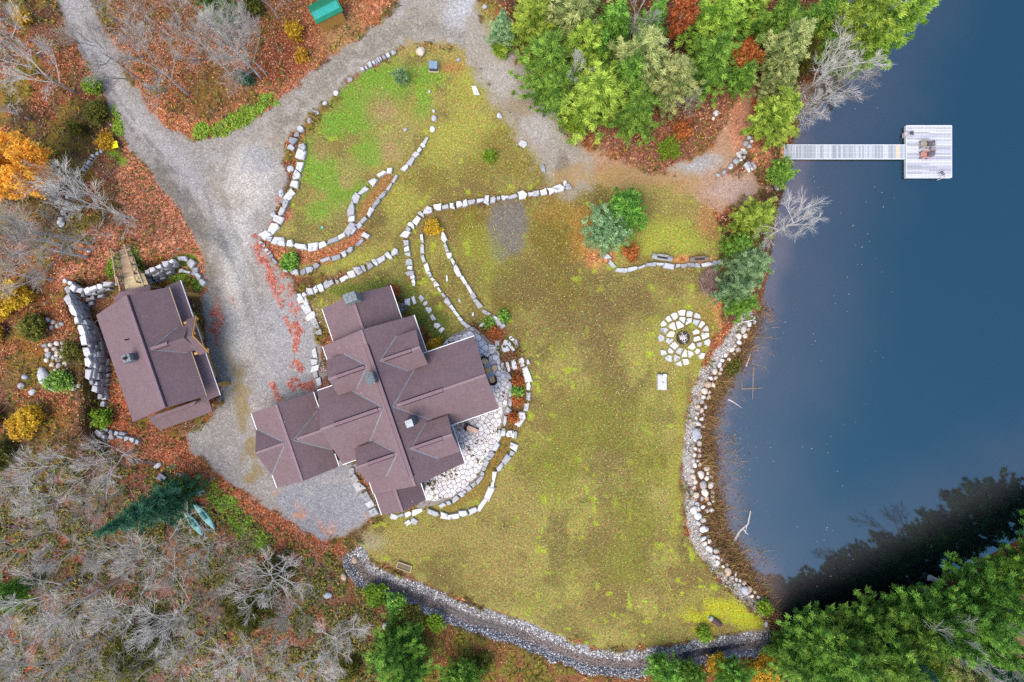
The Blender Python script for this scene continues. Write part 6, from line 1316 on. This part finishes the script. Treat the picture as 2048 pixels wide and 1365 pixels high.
# bare trees
BT = (dict(base=(300, 176), h=10.5, lab='bare tree leaning across the road from the right verge'), dict(base=(378, 190), h=10.5, lab='bare tree with trunk foot just right of the road tree'), dict(base=(470, 155), h=10, lab='bare tree rooted next to the small blue green spruce'), dict(base=(522, 158), h=11, lab='bare tree with twin looking trunk below the shed, left one'), dict(base=(532, 150), h=9, lab='thinner bare tree close right of the twin trunk one'), dict(base=(500, 130), h=8.5, lab='slim bare tree just above the twin trunk pair'),
      dict(base=(152, 186), h=8.5, lab='bare tree left of the road above the olive verge'), dict(base=(110, 130), h=9, lab='bare tree further up the left roadside'), dict(base=(60, 240), h=8, lab='bare tree at the left edge above the orange tree'), dict(base=(270, 440), h=10.5, lab='bare tree rooted in leaves below the yellow board'), dict(base=(205, 400), h=8, lab='bare tree reaching into the orange tree'), dict(base=(186, 500), h=11, lab='bare tree with thick trunk pointing left above the bridge'), dict(base=(176, 514), h=10, lab='bare tree just under the thick trunk above the bridge'), dict(base=(182, 488), h=9, lab='bare tree just over the thick trunk above the bridge'), dict(base=(70, 450), h=8, lab='bare tree at the left edge under the broken rock line'), dict(base=(110, 560), h=7, lab='small bare tree left of the broken wall'),
      dict(base=(250, 60), h=8, lab='bare tree right of the road near the top edge'), dict(base=(330, 80), h=9, lab='bare tree at the top between the road and the dark evergreen'), dict(base=(440, 70), h=9, lab='bare tree above the small spruce near the top edge'), dict(base=(560, 40), h=7, lab='bare tree at the top edge just left of the shed'), dict(base=(40, 60), h=8, lab='bare tree in the extreme top left corner'))
for b in BT: bare(0, 0, b['h'], b['lab'], base=b['base'])
BC = ((215, 918, 7, 'bare tree below the low wall, upper right of the left woods'), (70, 945, 6.5, 'pale bare tree at left under the yellow shrubs'), (130, 925, 7, 'bare tree between the two uppermost pale crowns at left'), (190, 1005, 7, 'bare tree left of the tall spruce'), (110, 1010, 7, 'bare tree below the pale one at left'), (22, 985, 7, 'bare tree cut by the left edge level with the spruce'), (30, 1090, 8, 'bare tree cut by the left edge below the spruce level'), (140, 1105, 8, 'bare tree below left of the spruce tip'), (228, 1100, 7, 'bare tree just under the spruce tip'), (305, 1095, 8, 'broad bare tree under the spruce, pale and dense'), (360, 1130, 8, 'broad bare tree under the kayaks'), (420, 1090, 6, 'small bare tree right of the kayaks'),
      (72, 1195, 8.5, 'spreading bare tree near the left edge of the lower woods'), (165, 1205, 8.5, 'spreading bare tree next right of its neighbour in the lower woods'), (250, 1210, 7, 'bare tree in the middle of the lower left woods'), (345, 1225, 8, 'bare tree below the broad ones under the kayaks'), (430, 1195, 7, 'bare tree over rusty ground in the lower woods'), (40, 1290, 9, 'bare tree near the bottom left corner'), (110, 1330, 9, 'bare tree on the bottom edge, second from the corner'), (200, 1290, 8, 'bare tree left of the dim olive evergreen'), (300, 1335, 8, 'bare tree on the bottom edge right of the olive evergreen'), (395, 1300, 8, 'bare tree on the bottom edge below the rusty ground'), (480, 1325, 8, 'bare tree with a few gold leaves at the bottom edge'),
      (545, 1165, 8, 'large grey bare crown left of the ditch head'), (590, 1215, 7, 'grey bare crown just below the large one left of the ditch head'), (500, 1120, 6.5, 'bare tree beside the green groundcover strip'), (668, 1290, 7.5, 'feathery bare tree left of the dark pine'), (620, 1345, 7.5, 'bare tree at the bottom edge left of the feathery one'), (560, 1300, 7, 'bare tree over orange leaves at the bottom edge'), (700, 1255, 5, 'low bare brush tree beside the mossy boulder'))
for a in BC: bare(a[0], a[1], a[2]*1.0, a[3], wide=1.22)
BW = 'bare trees by the water'
for (px, py, h, lab, v, w) in ((1644, 150, 9.5, 'large bare purplish tree spreading over the lake by the conifers', 1, 1.35), (1688, 168, 9, 'bare tree reaching furthest over the lake below the leaning pine', 4, .9), (1625, 208, 6, 'low grey bare tree over the water above the dock', 5, 1.0), (1584, 452, 8, 'silvery bare tree fanning over the lake beside shore pines', 1, 1.35), (1380, 208, 5, 'small white bare tree in red leaves below the conifers', 2, .9), (1146, 150, 9, 'small grey dead treetop between conifers near the track', 2, .5), (1284, 10, 12, 'grey dead treetop at the top edge of the conifer wood', 5, .5), (1836, 1240, 13, 'small pale bare treetop in the bottom right conifers', 2, .55), (2010, 1190, 15, 'large bare tree rising from the conifers at the right edge', 3, .9), (2024, 1300, 12, 'silvery bare treetop in the bottom right corner', 5, .75)):
    bare(px, py, h, lab, var=v, group=BW, wide=w, base={1836: (1774, 1200), 2010: (1948, 1142), 2024: (1912, 1230)}.get(px))
lg = drift([(1858, 1156), (1870, 1160), (1884, 1163)], .3, 'short cut log at the water edge under bottom right trees', M_OLDLOG, z=-.5)

# ------------------------------------------------------------------ ground litter, plants, gravel: uncountable stuff
M_ATTR = m_attr('small_stuff')
def scatter(n, mask, seed, x0=-20, y0=-20, x1=2070, y1=1390):
    r = np.random.default_rng(seed); out = np.zeros((0, 2)); tries = 0
    while len(out) < n and tries < 40:
        p = np.stack([r.uniform(x0, x1, n*2), r.uniform(y0, y1, n*2)], -1); xi = np.clip(((p[:, 0]-GX0)/GS).astype(int), 0, nx-1); yi = np.clip(((p[:, 1]-GY0)/GS).astype(int), 0, ny-1)
        out = np.concatenate([out, p[r.random(len(p)) < mask[yi, xi]]]); tries += 1
    return out[:n]
def palette(n, cols, seed):
    r = np.random.default_rng(seed); c = np.array([lin(*q) for q in cols])[r.integers(0, len(cols), n)]*r.uniform(.75, 1.25, (n, 1)); return np.concatenate([c, np.ones((n, 1))], -1)
def flat_leaves(pts, lo, hi, dz, cols, seed, tilt=.5):
    r = np.random.default_rng(seed); n = len(pts); c = GA(pts[:, 0], pts[:, 1]); c[:, 2] += dz+r.uniform(0, .03, n); a = r.uniform(0, 6.283, n); L = r.uniform(lo, hi, n)
    u = np.stack([np.cos(a)*L, np.sin(a)*L, r.normal(0, tilt, n)*L], -1); w = np.stack([-np.sin(a)*L*.6, np.cos(a)*L*.6, r.normal(0, tilt, n)*L], -1)
    v = np.stack([c-u, c+w, c+u, c-w], 1).reshape(-1, 3); return v, np.arange(4*n).reshape(-1, 4), np.repeat(palette(n, cols, seed), 4, 0)
def upright(pts, h0, h1, wid, lean, cols, seed, dz=0.0, per=1):
    r = np.random.default_rng(seed); pts = np.repeat(pts, per, 0); n = len(pts); pts = pts+r.normal(0, 3.0, pts.shape)*(per > 1); c = GA(pts[:, 0], pts[:, 1]); c[:, 2] += dz
    d = r.normal(0, lean, (n, 3)); d[:, 2] = np.abs(r.normal(.8, .3, n)); L = r.uniform(h0, h1, (n, 1)); a = r.uniform(0, 6.283, n); s = np.stack([np.cos(a), np.sin(a), r.normal(0, .3, n)], -1)*wid
    v = np.stack([c-s, c+s, c+d*L], 1).reshape(-1, 3); return v, np.arange(3*n).reshape(-1, 3), np.repeat(palette(n, cols, seed), 3, 0)
def stuff(nm, parts, label, cat):
    vs, fs, cs, b = [], [], [], 0
    for v, f, c in parts:
        if f.shape[1] == 4: f = np.concatenate([f[:, [0, 1, 2]], f[:, [0, 2, 3]]])
        vs.append(v); fs.append(f+b); cs.append(c); b += len(v)
    return tag(link(nm, np_mesh(nm, np.concatenate(vs), np.concatenate(fs), M_ATTR, {'col': np.concatenate(cs)})), label, cat, kind='stuff')
avoid_lake = (sd_l > 4).astype(float); bld = 1-np.maximum.reduce([inside(PX, PY, HOUSE_PX), inside(PX, PY, [(235, 600), (350, 570), (425, 795), (300, 850)])]).astype(float)
open_ = np.clip(1-lm-dm-pm-cm-bank, 0, 1)*avoid_lake*bld
litm = np.clip(kind[..., 1], 0, 1)*avoid_lake*bld
warm = (1-.65*bl)*np.clip((col[..., 0]/(col[..., 1]+1e-4)-1.5)/1.6, 0, 1)*litm*(1-dm)
ORC = ((208, 126, 84), (188, 104, 64), (224, 152, 106), (160, 88, 58), (234, 186, 142), (140, 92, 62), (206, 142, 78), (122, 96, 60))
stuff('leaf_litter', [flat_leaves(scatter(52000, warm, 61), .05, .10, .03, ORC, 62), flat_leaves(scatter(9000, redm*.9, 63), .05, .09, .02, ((206, 106, 88), (186, 88, 72), (222, 136, 114), (200, 130, 104)), 64),
                      flat_leaves(scatter(22000, open_, 65), .05, .10, .03, ((136, 84, 60), (110, 70, 52), (164, 100, 66), (190, 140, 96), (90, 62, 48)), 66)], 'fallen orange and brown leaves carpeting woods and verges', 'fallen leaves')
stuff('lawn_specks', [flat_leaves(scatter(20000, lm*.8, 67), .03, .065, .03, ((206, 190, 104), (186, 170, 84), (214, 196, 140), (170, 130, 70), (190, 204, 84)), 68)], 'pale fallen leaves freckling the lawn', 'fallen leaves')
gm = lm*sstep(.5, .7, n_med)+lm*sstep(.55, .75, n_big)*.6
stuff('lawn_tufts', [upright(scatter(24000, lm*.9, 69), .04, .10, .035, .5, ((110, 98, 52), (86, 76, 42), (144, 132, 72), (76, 66, 40), (170, 156, 88)), 70)], 'rough grass tufts of the lawn', 'grass')
und = open_*(1-.6*warm); wood_l = und*(PX < 780)
stuff('undergrowth', [upright(scatter(16000, und*sstep(.42, .58, n_med), 71), .15, .5, .05, .6, ((120, 104, 48), (146, 128, 52), (96, 92, 40), (168, 140, 48), (84, 66, 40)), 72),
                      flat_leaves(scatter(16000, und*sstep(.5, .6, n_sm), 73), .07, .15, .25, ((130, 128, 50), (104, 106, 44), (170, 150, 50), (154, 92, 56), (90, 104, 44)), 74, .7), flat_leaves(scatter(24000, np.clip(bl*open_*sstep(.38, .56, n_sm), 0, 1), 174), .06, .15, .2, ((132, 136, 62), (108, 120, 54), (160, 152, 76), (176, 156, 60), (92, 108, 52)), 175, .7)], 'low brown and olive plants of the woodland floor', 'undergrowth')
stuff('brushwood', [upright(scatter(10000, wood_l*(PY > 860)*.9+wood_l*.35, 75), .5, 1.7, .013, .75, ((166, 154, 140), (190, 178, 164), (140, 128, 110), (150, 130, 114)), 76)], 'thin grey saplings and twigs filling the leafless woods', 'brushwood')
gcm = np.maximum(line_m([(428, 975), (450, 1005), (475, 1035), (500, 1070), (530, 1085)], 15, 5, 9), np.maximum(line_m([(400, 262), (440, 256), (480, 238), (535, 200)], 12, 5, 8), np.maximum(line_m([(268, 505), (278, 545)], 9, 4, 5), np.maximum(line_m([(236, 520), (222, 545)], 8, 4, 5), np.maximum(line_m([(345, 553), (372, 555), (395, 572)], 8, 4, 4), line_m([(232, 225), (238, 270)], 7, 4, 5))))))
gcm2 = (blob(640, 1120, 50, 30)+blob(700, 1160, 40, 30))*sstep(.42, .58, n_sm)
stuff('ground_cover', [flat_leaves(scatter(9000, gcm, 77), .06, .12, .12, ((128, 166, 46), (150, 186, 60), (104, 140, 40), (166, 186, 60)), 78, .6), flat_leaves(scatter(5000, np.clip(gcm2, 0, 1), 79), .06, .12, .12, ((146, 156, 52), (124, 144, 46), (170, 170, 60)), 80, .6)], 'bright green groundcover patches at the wood edge', 'groundcover')
bm_ = np.maximum(bank*(PY > 610)*(PX < 1560)*(d_line(PX, PY, SHORE) > np.where((PY > 930) & (PY < 1025), 40, 17)), .0); shal_m = (1-sstep(-75, -8, -(-sd_l)))*0
shm = sstep(-70, -4, sd_l)*(1-sstep(-4, 2, sd_l))*(PY > 600)*(PX < 1545)*(0.3+0.7*sstep(.45, .6, n_med))
stuff('shore_brush', [upright(scatter(24000, np.clip(bm_, 0, 1), 81), .2, .6, .045, .9, ((140, 98, 66), (112, 76, 54), (158, 118, 70), (150, 138, 66), (104, 72, 62), (180, 130, 96), (126, 112, 56)), 82)], 'tangled russet brush between boulders and lake', 'brush')
pp = scatter(4200, shm, 83); v, f_, c_ = upright(pp, .25, .6, .02, .9, ((150, 118, 92), (176, 140, 112), (150, 140, 84), (190, 134, 110), (120, 96, 84)), 84); base_z = GA(pp[:, 0], pp[:, 1])[:, 2]; v = v.reshape(-1, 3, 3); v[:, :, 2] += (WATER_Z-.08-base_z)[:, None]
fl = scatter(110, sstep(-330, -60, sd_l)*(1-sstep(-20, 0, sd_l))*(PX < 1760)*sstep(.56, .7, n_med), 85); v2, f2, c2 = flat_leaves(fl, .02, .05, 0, ((206, 200, 196), (176, 168, 150), (190, 200, 150)), 86, .05); v2[:, 2] = WATER_Z+.012
tag(link('reeds', np_mesh('reeds', v.reshape(-1, 3), f_, M_ATTR, {'col': c_})), 'sparse brown reeds and stems in the shallow margin', 'reeds', kind='stuff')
tag(link('floating_leaves', np_mesh('floating_leaves', v2, f2, M_ATTR, {'col': c2})), 'pale leaves scattered over the lake near the shore', 'fallen leaves', kind='stuff')
def pebbles(pts, lo, hi, cols, seed, dz=.02):
    r = np.random.default_rng(seed); n = len(pts); c = GA(pts[:, 0], pts[:, 1]); c[:, 2] += dz; R = r.uniform(lo, hi, (n, 1, 1)); o = np.array([[1, 0, 0], [0, 1, 0], [-1, 0, 0], [0, -1, 0], [0, 0, .75], [0, 0, -.6]])[None]*r.uniform(.6, 1.25, (n, 6, 1))
    a = r.uniform(0, 6.28, n); ca, sa = np.cos(a)[:, None], np.sin(a)[:, None]; o = np.stack([o[..., 0]*ca-o[..., 1]*sa, o[..., 0]*sa+o[..., 1]*ca, o[..., 2]], -1)+r.normal(0, .15, (n, 6, 3))
    v = (c[:, None]+o*R).reshape(-1, 3); t = np.array([[0, 1, 4], [1, 2, 4], [2, 3, 4], [3, 0, 4], [1, 0, 5], [2, 1, 5], [3, 2, 5], [0, 3, 5]]); f = (np.arange(n)[:, None, None]*6+t[None]).reshape(-1, 3); return v, f, np.repeat(palette(n, cols, seed), 6, 0)
ring = cm*sstep(7, 13, dcr); GC = ((190, 187, 188), (160, 157, 158), (132, 128, 128), (214, 212, 212), (100, 97, 97), (172, 154, 146), (236, 234, 232))
stuff('creek_gravel', [pebbles(scatter(13000, np.clip(ring, 0, 1), 87), .05, .12, GC, 88), pebbles(scatter(4200, np.clip(cm-ring, 0, 1), 89), .04, .10, ((140, 118, 104), (104, 88, 78), (160, 140, 128), (184, 176, 172)), 90)], 'broken grey and white stones lining the ditch', 'gravel')
sg = 1-sstep(8, 13, d_line(PX, PY, SHORE)+4*(n_sm-.5)*2)
stuff('shore_gravel', [pebbles(scatter(6500, sg, 91), .04, .09, ((196, 188, 182), (220, 212, 206), (168, 160, 156), (206, 180, 160), (236, 232, 228)), 92)], 'pale pebbles in a strip between lawn and boulders', 'gravel')
pm2 = np.maximum(line_m([(614, 606), (632, 632), (646, 655)], 9, 3, 3), np.maximum(line_m([(642, 705), (644, 740), (652, 772)], 6, 3, 3), line_m([(716, 942), (735, 975), (752, 1010)], 5, 2, 2)))
stuff('wall_pebbles', [pebbles(scatter(2600, pm2, 93), .04, .09, ((222, 196, 186), (190, 130, 110), (236, 226, 220), (170, 110, 90), (206, 170, 150)), 94)], 'rounded pink and white pebbles along the house wall', 'pebbles')
stuff('drive_gravel', [pebbles(scatter(14000, dm*.9, 95), .02, .04, ((190, 184, 182), (156, 150, 148), (206, 200, 198)), 96, .0)], 'loose grey stones on the driveway', 'gravel')
